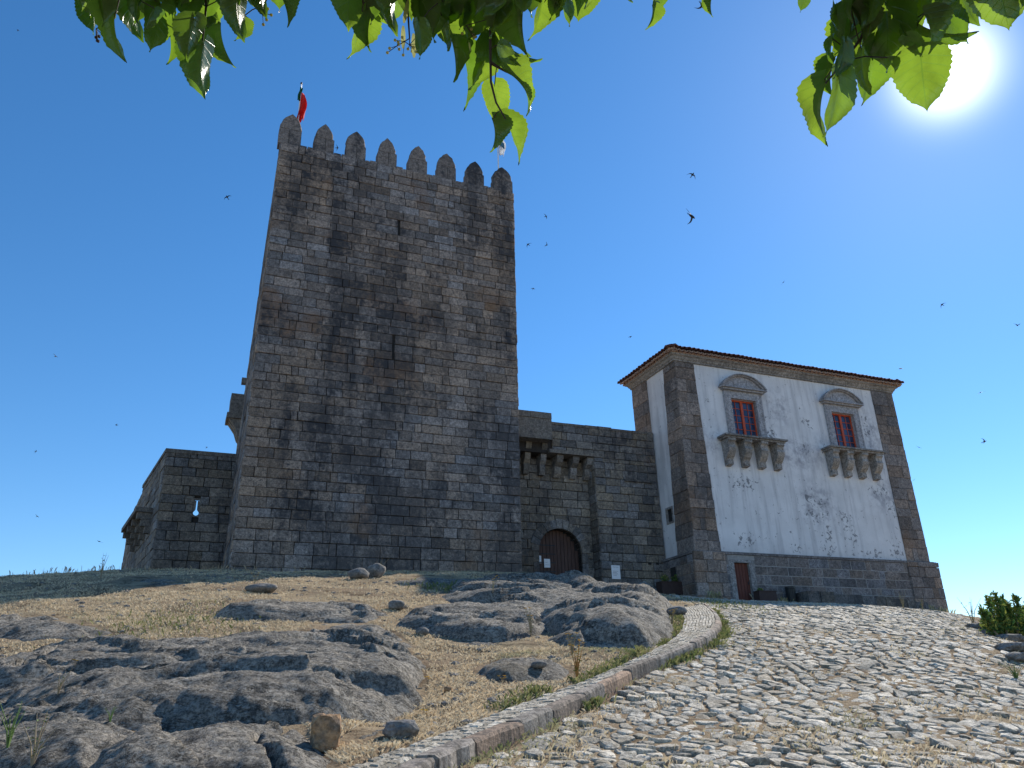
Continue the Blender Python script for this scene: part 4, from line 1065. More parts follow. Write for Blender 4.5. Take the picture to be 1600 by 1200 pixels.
# ------------------------------------------------------------------ rock outcrops
ROCKS_W = []
def outcrop(label, pxpoly, H, R=.35, tilt=.6, seed=0, step=None, led=.10, lam=1.1, ldir=(.35, -.94), name='rock_outcrop', nz=.09, sink=0.0):
    W = [hit(x, y)[:2] if hit(x, y) is not None else at(x, y, 24)[:2] for x, y in pxpoly]
    W = np.array(W); lo = W.min(0) - .5; hi = W.max(0) + .5; cy = (lo[1] + hi[1]) / 2
    st = step or max(.035, min(.09, cy * .0034)); xs = np.arange(lo[0], hi[0], st); ys = np.arange(lo[1], hi[1], st)
    if len(xs) * len(ys) > 160000:
        k = math.sqrt(len(xs) * len(ys) / 160000); st *= k; xs = np.arange(lo[0], hi[0], st); ys = np.arange(lo[1], hi[1], st)
    X, Y = np.meshgrid(xs, ys); loop = [tuple(p) for p in W] + [tuple(W[0])]
    wx = X + fbm(X * 1.3, Y * 1.3, seed + 50, 4) * .22; wy = Y + fbm(X * 1.3 + 40, Y * 1.3, seed + 60, 4) * .22
    d, _ = seg_dist(wx, wy, loop); ins = inpoly(wx, wy, [tuple(p) for p in W]); sd = np.where(ins, d, -d)
    near = np.clip((Y - lo[1]) / (hi[1] - lo[1]), 0, 1)
    prof = np.where(sd > 0, 1 - np.exp(-np.maximum(sd, 0) / R), sd * 2.0)
    hh = H * (1 - tilt * near)
    base = interp(T1, X, Y)
    # sheets breaking off in steps, joints, knobbly skin
    s_ = (X * ldir[0] + Y * ldir[1]) + fbm(X * .45, Y * .45, seed + 5, 3) * 1.1; ph = s_ / lam
    saw = ph - np.floor(ph); stepf = np.where(saw < .93, saw / .93, (1 - saw) / .07); 
    mask = np.clip(fbm(X * .35, Y * .35, seed + 7, 2) * 2 + .55, 0, 1)
    s2 = (X * .92 + Y * .38) + fbm(X * .7, Y * .7, seed + 15, 3) * .9; p2 = s2 / (lam * 1.9); sw2 = p2 - np.floor(p2); crack = -np.exp(-((sw2 - .5) / .016) ** 2) * .16 * np.clip(fbm(X * .5, Y * .5, seed + 27, 2) * 3, 0, 1)
    det = (stepf - .5) * led * mask + crack + fbm(X * .5, Y * .5, seed, 3) * nz * .8 + fbm(X * 3, Y * 3, seed + 3, 5, .8) * nz * .75 - np.abs(fbm(X * .9 + 5, Y * 1.5, seed + 71, 4, .55)) ** .8 * nz * .7 - np.abs(fbm(X * 2.6, Y * 3.6 + 9, seed + 72, 3, .55)) ** .8 * nz * .35
    # joint blocks: each sheet of granite sits a little higher, lower or tilted against the next
    wxx = X + fbm(X * .8, Y * .8, seed + 81, 4, .6) * .35; wyy = Y + fbm(X * .8 + 9, Y * .8, seed + 82, 4, .6) * .35
    rr_ = random.Random(900 + seed); ca_, sa_ = math.cos(.5), math.sin(.5); nb = int(max(5, (hi[0] - lo[0]) * (hi[1] - lo[1]) / 2.6)); b1 = np.full(X.shape, 1e9); off_ = np.zeros(X.shape)
    for _ in range(nb):
        bx_, by_ = rr_.uniform(lo[0], hi[0]), rr_.uniform(lo[1], hi[1]); ux = (wxx - bx_) * ca_ - (wyy - by_) * sa_; uy = (wxx - bx_) * sa_ + (wyy - by_) * ca_
        dq = (ux * .55) ** 2 + (uy * 1.25) ** 2; val = rr_.uniform(-1, 1) * .075 + ux * rr_.uniform(-.05, .05) + uy * rr_.uniform(-.09, .09)
        mq = dq < b1; b1 = np.where(mq, dq, b1); off_ = np.where(mq, val, off_)
    det = det + np.clip(off_, -.13, .13) * min(1.25, .55 + H)
    fade = np.clip(sd / .3, 0, 1)
    Z = base - .06 + hh * prof + det * fade - sink
    Z = np.where(sd < 0, base - .06 + np.maximum(sd, -.4) * 1.2, Z)
    m = sd > -.22
    org = np.array([W[:, 0].mean(), W[:, 1].mean(), float(interp(T1, W[:, 0].mean(), W[:, 1].mean()))])
    o = grid_mesh(name, X - org[0], Y - org[1], Z - org[2], M_ROCK, mask=m); o.location = org
    tag(o, label, 'rock', 'granite outcrops on the hillside'); ROCKS_W.append([tuple(p) for p in W]); return o

outcrop('largest outcrop, broad low dome of dark lichened granite filling the left foreground', [(-60, 1100), (-60, 1050), (40, 1022), (120, 1010), (200, 1003), (330, 1003), (400, 997), (480, 985), (570, 985), (640, 1015), (670, 1075), (660, 1120), (600, 1150), (500, 1165), (380, 1172), (260, 1172), (150, 1172), (30, 1150)], .70, .45, .75, 1, led=.15, lam=2.1)
outcrop('rounded grey rock hump cut by the bottom edge, left of the orange block', [(90, 1290), (120, 1240), (190, 1180), (290, 1156), (400, 1150), (470, 1166), (510, 1205), (535, 1240), (560, 1290)], .42, .3, .5, 2, led=.06)
outcrop('flat-topped grey rock at the lower left with a dark cut face', [(-80, 1130), (10, 1112), (80, 1120), (150, 1145), (225, 1180), (210, 1215), (120, 1255), (20, 1245), (-80, 1180)], .44, .22, .5, 3, led=.08)
outcrop('sloping grey slab at the left edge just under the dry grass', [(-60, 1000), (-50, 975), (30, 962), (90, 962), (140, 975), (185, 992), (130, 1002), (40, 1008)], .32, .25, .7, 4, led=.08)
outcrop('thin stepped ledges of grey rock in the grass below the keep', [(330, 964), (370, 945), (450, 938), (550, 942), (615, 962), (570, 976), (470, 972), (390, 970)], .30, .25, .6, 5, led=.12, lam=.8)
outcrop('narrow tilted ledge running right from the great dome', [(480, 975), (560, 972), (620, 990), (655, 1020), (640, 1030), (570, 1000), (500, 990)], .24, .2, .5, 6, led=.08)
outcrop('long dark-faced rock shelf in the middle of the slope', [(615, 978), (650, 950), (720, 944), (810, 950), (865, 968), (860, 995), (805, 1010), (735, 1006), (665, 994)], .42, .18, .7, 7, led=.1)
outcrop('large sloping outcrop between the gateway and the footpath', [(680, 935), (720, 912), (800, 904), (880, 906), (940, 925), (1000, 952), (1050, 975), (1058, 1003), (1020, 1024), (950, 1030), (890, 1018), (850, 992), (830, 968), (740, 955)], .62, .5, .75, 8, led=.18, lam=1.5)
outcrop('upper outcrop with a rounded nose beside the top of the footpath', [(850, 915), (895, 904), (965, 909), (1018, 928), (1052, 952), (1056, 982), (1020, 984), (955, 964), (900, 944)], .68, .3, .6, 9, led=.14)
outcrop('pale rock crest at the foot of the keep', [(610, 912), (640, 902), (700, 900), (760, 908), (720, 916), (660, 916)], .22, .3, .6, 10, led=.06)
outcrop('low dark mound beside the footpath with a small stone on top', [(730, 1068), (760, 1050), (820, 1046), (880, 1052), (905, 1064), (880, 1080), (810, 1090), (750, 1084)], .26, .22, .6, 11, led=.06)
outcrop('thin grey slab level with the grass in mid slope', [(680, 1000), (760, 1003), (830, 1014), (870, 1030), (800, 1026), (720, 1014)], .12, .2, .6, 12, led=.05)
outcrop('angular dark rock leaning on the shelf, left of a yellow weed', [(850, 1012), (880, 1000), (940, 1008), (1000, 1022), (960, 1028), (890, 1026)], .26, .18, .6, 13, led=.08)
outcrop('small grey rock poking from the grass at the bottom beside the footpath', [(520, 1190), (560, 1165), (620, 1150), (660, 1160), (640, 1175), (580, 1190)], .16, .2, .5, 14, led=.03)
outcrop('low rock shelf in the shaded crest left of the keep', [(150, 915), (200, 903), (280, 905), (300, 915), (230, 925)], .16, .25, .5, 15, led=.05)
outcrop('small dark rock between the great dome and the long shelf', [(630, 1045), (650, 1035), (672, 1042), (670, 1056), (645, 1058)], .16, .15, .5, 16, led=.03)
allrocks = [o for o in SC.objects if o.name.startswith('rock_outcrop')]

# ------------------------------------------------------------------ loose stones
from mathutils.bvhtree import BVHTree
import mathutils.noise as mn
bpy.context.view_layer.update()
dg = bpy.context.evaluated_depsgraph_get()
TREES = []
for o in allrocks:
    me = o.data; vs = [o.location + v.co for v in me.vertices]; TREES.append(BVHTree.FromPolygons(vs, [tuple(p.vertices) for p in me.polygons]))
def surf(x, y):
    z = float(ground(x, y)); 
    for t in TREES:
        r = t.ray_cast(Vector((x, y, 60)), Vector((0, 0, -1)))
        if r[0] is not None: z = max(z, r[0].z)
    return z
def pix_surf(px, py, y0=6.5, y1=45):
    d = ray(px, py); d = d / d[1]; o = Vector((0, 0, 0)); D_ = Vector(d).normalized(); best = None
    h_ = hit(px, py, T2); bd = (Vector(h_).length if h_ is not None else 1e9); P_ = Vector(h_) if h_ is not None else None
    for t in TREES:
        r = t.ray_cast(o, D_)
        if r[0] is not None and r[3] < bd: bd = r[3]; P_ = r[0]
    return P_
def boulder(name, label, px, py, size, mat, seed, blocky=0.0, cat='stone', rz=0.0):
    P_ = pix_surf(px, py); import bmesh
    bm = bmesh.new(); bmesh.ops.create_icosphere(bm, subdivisions=3, radius=1.0)
    for v in bm.verts:
        c = v.co.copy()
        if blocky: m_ = max(abs(c.x), abs(c.y), abs(c.z)); c = c.lerp(c / m_ * .85, blocky)
        n_ = mn.noise(c * 1.4 + Vector((seed * 3.1, seed, 0))) * .22 + mn.noise(c * 3.5 + Vector((seed, 0, 5))) * .08
        c *= 1 + n_; v.co = Vector((c.x * size[0], c.y * size[1], c.z * size[2] + size[2] * .75))
    me = bpy.data.meshes.new(name); bm.to_mesh(me); bm.free(); me.polygons.foreach_set('use_smooth', [blocky < .5] * len(me.polygons))
    o = new_obj(name, me, None, mat); o.location = P_; o.rotation_euler = (0, 0, rz); tag(o, label, cat, 'loose stones on the slope'); return o
boulder('boulder', 'dull grey boulder at the foot of the keep, left of its paler neighbour', 560, 905, (.34, .3, .19), M_BOULDER, 1)
boulder('boulder', 'paler upright boulder at the foot of the keep beside a dry twig', 587, 903, (.30, .25, .27), M_BOULDER, 2)
boulder('granite_block', 'squared orange granite block wedged against the rock hump', 507, 1174, (.15, .13, .19), M_ORANGE, 3, .85, rz=.3)
boulder('boulder', 'dark squarish stone in dry grass near the bottom of the footpath', 626, 1154, (.19, .15, .10), M_BOULDER, 4, .5)
boulder('boulder', 'small smooth stone resting on the dark mound beside the footpath', 842, 1043, (.12, .09, .055), M_BOULDER, 5)
boulder('boulder', 'low rough stone in the grass below the left corner of the keep', 408, 926, (.42, .3, .13), M_BOULDER, 6)
boulder('boulder', 'small angular stone lying in grass under the low shelf', 619, 952, (.20, .16, .12), M_BOULDER, 7, .3)
boulder('boulder', 'small dark stone in the grass left of the flat mid-slope slab', 660, 992, (.13, .1, .08), M_BOULDER, 8)
boulder('boulder', 'tiny reddish stone on bare soil above the bottom of the footpath', 700, 1083, (.06, .05, .05), M_ORANGE, 9, .4)
boulder('boulder', 'dark stone beside the bend at the top of the footpath', 1058, 962, (.24, .2, .13), M_BOULDER, 10)
# rubble at the right edge of the ramp
for k, (x, y, sx, lab) in enumerate([(1588, 1018, .42, 'largest flat rubble slab at the right edge of the ramp'), (1556, 993, .40, 'flat rubble slab just below the shrub roots'), (1580, 1003, .38, 'middle rubble slab in the ramp edge under the shrub'),
                                (1530, 984, .34, 'rubble stone left of the shrub'), (1594, 1034, .26, 'small broken stone low in the ramp edge')]):
    boulder('rubble_stone', lab, x, y, (sx, sx * .6, .10), M_BOULDER, 20 + k, .5, rz=.4)
# tiny scattered clods
rg = random.Random(21); cl_ = MB()
ico = [(0, 0, 1), (.89, 0, .45), (.28, .85, .45), (-.72, .53, .45), (-.72, -.53, .45), (.28, -.85, .45), (.72, .53, -.45), (-.28, .85, -.45), (-.89, 0, -.45), (-.28, -.85, -.45), (.72, -.53, -.45)]
icf = [(0, 1, 2), (0, 2, 3), (0, 3, 4), (0, 4, 5), (0, 5, 1), (1, 6, 2), (2, 7, 3), (3, 8, 4), (4, 9, 5), (5, 10, 1), (6, 7, 2), (7, 8, 3), (8, 9, 4), (9, 10, 5), (10, 6, 1)]
n_ = 0
while n_ < 800:
    y = rg.uniform(8, 30); x = rg.uniform(-.75, .25) * y
    if inpoly(np.array([x]), np.array([y]), ramp_poly)[0] or any(inpoly(np.array([x]), np.array([y]), q)[0] for q in ROCKS_W): continue
    r_ = rg.uniform(.02, .07); z = float(ground(x, y)); cl_.add([(x + a * r_ * 1.3, y + b * r_, z + c * r_ * .7) for a, b, c in ico], icf); n_ += 1
tag(cl_.build('stone_scatter', M_BOULDER), 'scattered clods and pebbles in the dry grass', 'pebbles', kind='stuff')

# ------------------------------------------------------------------ dry grass
def grass_mat(name, cols, tr=.35):
    g = G(name, .8, .2); t = g.tone(); c = g.mix(t[0], cols[0], cols[1]); c = g.mix(t[2], c, cols[2]); g.col(c)
    tr_ = g.nt.nodes.new('ShaderNodeBsdfTranslucent'); g._in(tr_.inputs[0], c); mx = g.nt.nodes.new('ShaderNodeMixShader'); mx.inputs[0].default_value = tr
    g.nt.links.new(g.b.outputs[0], mx.inputs[1]); g.nt.links.new(tr_.outputs[0], mx.inputs[2]); g.nt.links.new(mx.outputs[0], g.out.inputs[0]); return g.m
M_STALK = plain('dry_stalk', (.32, .25, .16), .9)
M_GRASS = grass_mat('dry_grass', ((.58, .44, .27), (.78, .66, .46), (.24, .27, .11)))
M_WEED = grass_mat('green_weed', ((.09, .13, .04), (.15, .20, .06), (.36, .32, .14)))
def blades(name, label, x, y, z, hmin, hmax, wid, mat, green=None, seed=0, lean=.9, cat='grass'):
    r = np.random.default_rng(seed); n = len(x); h_ = r.uniform(hmin, hmax, n); a = r.uniform(0, 2 * PI, n); l = r.uniform(.2, 1, n) * lean * h_; w = wid * r.uniform(.6, 1.4, n)
    fa = r.uniform(0, PI, n); dx, dy = np.cos(fa) * w, np.sin(fa) * w; lx, ly = np.cos(a) * l, np.sin(a) * l
    v = np.empty((n, 4, 3)); v[:, 0] = np.c_[x - dx, y - dy, z - .01]; v[:, 1] = np.c_[x + dx, y + dy, z - .01]
    v[:, 2] = np.c_[x + lx * .4 + dx * .6, y + ly * .4 + dy * .6, z + h_ * .65]; v[:, 3] = np.c_[x + lx, y + ly, z + h_ * .85 + .0]
    me = bpy.data.meshes.new(name); me.vertices.add(n * 4); me.vertices.foreach_set('co', v.ravel())
    b = np.arange(n)[:, None] * 4; f = np.concatenate([b + np.array([[0, 1, 2]]), b + np.array([[0, 2, 3]])], 1).reshape(-1, 3)
    me.loops.add(f.size); me.loops.foreach_set('vertex_index', f.ravel().astype(np.int32)); me.polygons.add(len(f)); me.polygons.foreach_set('loop_start', np.arange(0, f.size, 3, dtype=np.int32))
    try: me.polygons.foreach_set('loop_total', np.full(len(f), 3, np.int32))
    except Exception: pass
    me.update(calc_edges=True)
    at_ = me.attributes.new('tone', 'FLOAT_COLOR', 'POINT'); t = np.ones((n, 4)); t[:, 0] = r.random(n); t[:, 2] = 0 if green is None else green; at_.data.foreach_set('color', np.repeat(t, 4, axis=0).ravel())
    o = new_obj(name, me, None, mat); tag(o, label, cat, kind='stuff'); return o
n = 560000; yy = 7.5 + 26 * RNG.random(n) ** 1.15; xx = yy * RNG.uniform(-.80, .30, n)
keep = ~inpoly(xx, yy, ramp_poly) & ~inpoly(xx, yy, pathpoly)
for q in ROCKS_W: keep &= ~inpoly(xx, yy, q)
dens = fbm(xx * .5, yy * .5, 90, 4) * .8 + fbm(xx * 2.4, yy * 2.4, 94, 3) * .8 + .62; keep &= RNG.random(n) < dens * np.where(yy > 21, .45, 1)
xx, yy = xx[keep], yy[keep]
grn = np.clip(fbm(xx * .55, yy * .55, 101, 3) * 3.0 - 1.0, 0, .55)
grn = np.where(yy > 19, 0, grn)
blades('dry_grass', 'short straw-coloured grass between the outcrops', xx, yy, ground(xx, yy), .012, .06, .0034, M_GRASS, grn, 1, 1.6)
# grass growing in the joints of the cobbles
n = 90000; yy = 7.0 + 25 * RNG.random(n) ** 1.3; xx = yy * RNG.uniform(-.2, .72, n); keep = inpoly(xx, yy, ramp_poly)
kd, _ = seg_dist(xx, yy, [tuple(p) for p in ext]); ed, _ = seg_dist(xx, yy, [tuple(p) for p in rightedge])
tuft = fbm(xx * 1.7, yy * 1.7, 110, 3); keep &= RNG.random(n) < np.clip(tuft * 2.2 - .25 + np.exp(-kd / .35) * 1.2 + np.exp(-ed / .7) * 1.0, .03, 1)
xx, yy, kd = xx[keep], yy[keep], kd[keep]
blades('joint_grass', 'dry grass in the joints of the cobbles', xx, yy, base_h(xx, yy) + .005, .02, .075, .004, M_GRASS, np.clip(np.exp(-kd / .3) * .9 + fbm(xx, yy, 5, 2) * .8, 0, 1), 2, 1.2)
# green weeds along the kerb foot and path edge
n = 5200; s_ = RNG.random(n); k = (s_ * (NS - 1.01)).astype(int); P_ = PRr[k]; T_n = PRr[np.minimum(k + 1, NS - 1)] - P_; T_n /= (np.hypot(T_n[:, 0], T_n[:, 1])[:, None] + 1e-9)
off = np.abs(RNG.normal(0, .07, n)) + .03; xx = P_[:, 0] + T_n[:, 1] * off + RNG.normal(0, .05, n); yy = P_[:, 1] - T_n[:, 0] * off + RNG.normal(0, .05, n)
keep = (vnoise(s_ * 26, s_ * 0, 3) > .1); xx, yy = xx[keep], yy[keep]
blades('kerb_weeds', 'green weeds along the foot of the kerb', xx, yy, base_h(xx, yy), .03, .14, .006, M_WEED, RNG.random(len(xx)) * .8, 3, .9, 'weeds')
n = 5000; s_ = RNG.random(n); k = (s_ * (NS - 1.01)).astype(int); P_ = PLr[k]; xx = P_[:, 0] - np.abs(RNG.normal(0, .12, n)) - .02; yy = P_[:, 1] + RNG.normal(0, .06, n); keep = (vnoise(s_ * 22, s_ * 0, 8) > -.1); xx, yy = xx[keep], yy[keep]
blades('path_weeds', 'green and straw weeds along the left side of the footpath', xx, yy, ground(xx, yy), .03, .13, .006, M_WEED, RNG.random(len(xx)), 4, .9, 'weeds')
# darker green patch behind the crest rock, under the gateway, and at the foot of the walls
def patch(px, py, sx, sy, n, h0, h1, seed, label, mat=None, g_=.3):
    P_ = hit(px, py, T2); r = np.random.default_rng(seed); x = P_[0] + r.normal(0, sx, n); y = P_[1] + r.normal(0, sy, n)
    blades('weed_patch', label, x, y, ground(x, y), h0, h1, .009, mat or M_WEED, r.random(n) * g_ * 2, seed, .8, 'weeds')
patch(735, 922, .7, .6, 1000, .05, .2, 31, 'dark green weeds between rocks below the gateway')
patch(270, 972, .8, .9, 700, .04, .13, 32, 'pale green grass patch on the left slope', g_=.5)
patch(1130, 945, .6, 1.2, 1000, .03, .12, 33, 'low weeds at the top of the footpath kerb')
n = 1800; xx = RNG.uniform(0, 15.5, n); pts_ = np.array([HO + U3 * a + NN * RNG.uniform(.2, .7) for a in xx])
k = vnoise(xx * 1.6, xx * 0, 6) > .1; pts_ = pts_[k]; blades('wall_foot_grass', 'dry grass along the foot of the white house', pts_[:, 0], pts_[:, 1], ground(pts_[:, 0], pts_[:, 1]), .08, .45, .008, M_GRASS, RNG.random(len(pts_)), 40, .5)
n = 700; xx = RNG.uniform(-22, -8, n); yy = RNG.uniform(27, 31, n); k = fbm(xx, yy, 4, 3) > .15; xx, yy = xx[k], yy[k]
blades('crest_grass', 'thin dry stalks on the shaded crest left of the keep', xx, yy, ground(xx, yy), .08, .35, .006, M_STALK, RNG.random(len(xx)) * 0, 41, .5)

# ------------------------------------------------------------------ single weeds
M_YEL = plain('yellow_petals', (.85, .55, .03), .7); M_WLEAF = plain('weed_leaf', (.13, .20, .05), .7)
M_RUSTY = plain('rusty_stalk', (.42, .20, .06), .9)
def weed(label, px, py, h, n, seed, flower=True, stalk=None, spread=.5, name='weed'):
    P_ = pix_surf(px, py); rg = random.Random(seed); r = tag(empty(name, P_), label, 'weed')
    st = MB(); lf = MB(); fl = MB()
    for k in range(n):
        a = rg.uniform(0, 2 * PI); hh = h * rg.uniform(.55, 1); l = spread * hh * rg.uniform(.2, 1); pts = [(0, 0, -.02), (math.cos(a) * l * .3, math.sin(a) * l * .3, hh * .5), (math.cos(a) * l, math.sin(a) * l, hh)]
        st.tube(pts, [h * .012 + .002, h * .009 + .0015, .002], 5)
        for q in range(5):
            t = rg.uniform(.15, .9); x, y, z = math.cos(a) * l * t * t, math.sin(a) * l * t * t, hh * t; b = rg.uniform(0, 2 * PI); s = h * rg.uniform(.05, .11)
            dx, dy = math.cos(b), math.sin(b); lf.add([(x, y, z), (x + dx * s * .5 - dy * s * .22, y + dy * s * .5 + dx * s * .22, z + s * .3), (x + dx * s, y + dy * s, z + s * .25), (x + dx * s * .5 + dy * s * .22, y + dy * s * .5 - dx * s * .22, z + s * .3)], [(0, 1, 2, 3)])
        if flower:
            x, y, z = pts[-1]; 
            for q in range(6):
                b = q * PI / 3; c_ = PI / 6; s = .022
                fl.add([(x, y, z), (x + math.cos(b - c_) * s, y + math.sin(b - c_) * s, z + .006), (x + math.cos(b) * s * 1.2, y + math.sin(b) * s * 1.2, z + .012), (x + math.cos(b + c_) * s, y + math.sin(b + c_) * s, z + .006)], [(0, 1, 2, 3)])
    st.build('stem', stalk or M_STALK, r); tag(lf.build('leaf_cluster', M_WLEAF, r), kind='stuff')
    if flower: fl.build('flower', M_YEL, r)
weed('tall rusty weed with yellow flowers against the footpath edge', 902, 1066, .62, 9, 1, stalk=M_RUSTY, spread=.25)
weed('pale branching weed at the bottom left corner', 50, 1196, .42, 7, 2, False, spread=.6)
weed('greenish weed in the shade at the left edge', 12, 1168, .42, 7, 3, False, stalk=M_WLEAF, spread=.5)
weed('dry forked twig rising from the hollow in the great dome', 90, 1085, .34, 5, 4, False, spread=.9)
weed('small bright green sprout in the dark hollow', 172, 1128, .14, 6, 5, False, stalk=M_WLEAF, spread=.6)
weed('pair of yellow flowers on the dark mound', 787, 1068, .10, 4, 6, spread=1.2)
weed('low weed with yellow flower near a green tuft above the footpath', 668, 1120, .10, 3, 7, spread=1.0)
weed('weed with yellow flower beside the tiny reddish stone', 668, 1070, .10, 3, 8, spread=.9)
weed('stalks with yellow heads in front of the dark-faced shelf', 830, 994, .55, 8, 9, spread=.3)
weed('wispy green stalks in front of the angular rock', 895, 1024, .45, 8, 10, spread=.5)
weed('dry twig bush behind the two boulders at the keep', 592, 898, .7, 9, 11, False, spread=.8)
weed('yellow flowered weed near the low rough stone below the keep', 398, 912, .35, 4, 12, spread=.6)
weed('weed with yellow flowers on the grassy crest right of the rock', 770, 925, .4, 6, 13, spread=.8)
weed('tall dry stalk before the foot of the white house', 1412, 952, .75, 5, 14, False, spread=.35)
weed('dry stalk at the right corner of the white house', 1442, 956, .6, 5, 15, False, spread=.35)
weed('thin skeletal weed left of the shrub', 1521, 976, .95, 6, 16, False, spread=.6)
weed('yellowish leafy weed low on the right edge of the picture', 1588, 1062, .30, 16, 17, False, stalk=M_WLEAF, spread=1.0)
weed('single stalk on the left crest before the bastion', 157, 903, .9, 3, 18, False, spread=.2)
weed('yellow flowered stalk high on the great dome', 117, 1042, .10, 2, 19, spread=.6)
weed('dry tuft of stalks beside the bend of the footpath', 1050, 975, .35, 8, 20, spread=.6)

# ------------------------------------------------------------------ shrub at the right edge
def leaf_cloud(mb, c, rad, n, size, rg, up=.3):
    for _ in range(n):
        a = rg.uniform(0, 2 * PI); u = rg.uniform(-1, 1); r = rg.random() ** .4; p = Vector((c[0] + rad[0] * r * math.sqrt(1 - u * u) * math.cos(a), c[1] + rad[1] * r * math.sqrt(1 - u * u) * math.sin(a), c[2] + rad[2] * r * u))
        d = Vector((rg.gauss(0, 1), rg.gauss(0, 1), rg.gauss(up, 1))).normalized(); s = size * rg.uniform(.6, 1.3); q = d.orthogonal().normalized(); q.rotate(Matrix.Rotation(rg.uniform(0, 2 * PI), 3, d)); w = q * s * .22
        mb.add([p, p + d * s * .5 + w, p + d * s, p + d * s * .5 - w], [(0, 1, 2, 3)], (rg.random(), rg.random(), rg.random() ** 3))
M_SHRUB = grass_mat('shrub_leaf', ((.05, .12, .035), (.10, .20, .05), (.36, .34, .07)), .3)
sb = at(1560, 1010, 21.0); sz = float(ground(sb[0], sb[1])); shr = tag(empty('shrub', (sb[0], sb[1], sz)), 'dense green shrub with upright shoots behind the right edge of the ramp', 'shrub')
rg = random.Random(31); shoots = [(1535, 956), (1546, 938), (1556, 934), (1568, 940), (1576, 948), (1588, 937), (1598, 955), (1610, 942), (1625, 950), (1540, 968), (1562, 955), (1592, 962), (1615, 965), (1580, 965), (1640, 958)]
for x, y in shoots:
    Y_ = rg.uniform(20.2, 21.8); t = Vector(at(x, y, Y_)); b = Vector((t.x * .6 + sb[0] * .4, Y_, sz - .1)); 
    m = MB(); m.tube([b - Vector(shr.location), (b * .4 + t * .6) - Vector(shr.location), t - Vector(shr.location)], [.03, .02, .008], 5); m.build('stem', M_STALK, shr)
    m = MB(); H2 = t.z - sz
    for k in range(7):
        f_ = k / 6; p = t.lerp(b, f_ * .75) - Vector(shr.location); rr = .04 + .17 * f_; leaf_cloud(m, p, (rr, rr, .13), 48, .12, rg, .9)
    m.build('foliage', M_SHRUB, shr)

# ------------------------------------------------------------------ planters and bin by the house
def house_pt(x, y, dz=0.0):
    p = HO + U3 * x - NN * y; return np.array([p[0], p[1], float(ground(p[0], p[1])) + dz])
def planter(label, x, y, w, d, h, seed, leafy):
    r = tag(empty('planter', house_pt(x, y), ANG), label, 'planter'); m = MB(); t = .03
    m.box(0, w, 0, t, 0, h).box(0, w, d - t, d, 0, h).box(0, t, t, d - t, 0, h).box(w - t, w, t, d - t, 0, h).box(-.02, w + .02, -.02, t + .0, h, h + .03).box(-.02, w + .02, d - t, d + .02, h, h + .03).box(-.02, t, t, d - t, h, h + .03).box(w - t, w + .02, t, d - t, h, h + .03)
    m.build('box', M_BROWN, r); MB().box(t + .001, w - t - .001, t + .001, d - t - .001, h - .1, h - .04).build('soil', M_DARK, r)
    f = MB(); rg = random.Random(seed)
    for k in range(leafy[0]): leaf_cloud(f, (rg.uniform(.15, w - .15), d / 2, h + leafy[1] * .5), (.16, .14, leafy[1]), 60, .09, rg, .7)
    f.build('foliage', M_SHRUB, r)
planter('dark brown box planter beside the brown door with sparse plants', 2.68, -.80, 1.0, .42, .50, 1, (2, .10))
planter('dark box planter with a bushy plant in the corner by the curtain wall', -1.35, 1.1, 1.15, .5, .55, 2, (7, .25))
r = tag(empty('litter_bin', house_pt(4.75, -.55), ANG), 'black litter bin standing against the plinth of the white house', 'bin')
m = MB(); prof = [(.17, 0), (.19, .05), (.225, .68), (.245, .70), (.245, .80), (.19, .80), (.18, .45)]; K = 20; v = []; f = []
for rr, z in prof: v += [(rr * math.cos(2 * PI * k / K), rr * math.sin(2 * PI * k / K), z) for k in range(K)]
for i in range(len(prof) - 1): f += [(i * K + k, i * K + (k + 1) % K, (i + 1) * K + (k + 1) % K, (i + 1) * K + k) for k in range(K)]
f.append(tuple(range(K))[::-1]); m.add(v, f); b = m.build('body', M_BIN, r); 
m = MB()
for k in range(10):
    a = 2 * PI * k / 10; m.tube([(.2 * math.cos(a), .2 * math.sin(a), .06), (.236 * math.cos(a), .236 * math.sin(a), .66)], .008, 4)
m.build('ribs', M_BIN, r)
# low stone kerb course before the house, half hidden by the ramp
P0 = house_pt(5.2, -1.2); lw = tag(empty('low_retaining_wall', P0, ANG), 'low rough stone footing along the front of the white house', 'low wall')
rg = random.Random(17); x = 0
while x < 7.0:
    w = rg.uniform(.5, .95); h = .62 - x * .035 + rg.uniform(-.05, .05); q = HO + U3 * (5.2 + x) + NN * 1.2; dz = float(ground(q[0], q[1])) - P0[2]
    mk('stone', *(lambda m: (m.v, m.f))(MB().box(x, x + w - .02, rg.uniform(-.05, .0), 1.0, dz - .3, dz + h)), M_WALL, lw, tone=(rg.random() * .6, rg.random(), 1)); x += w

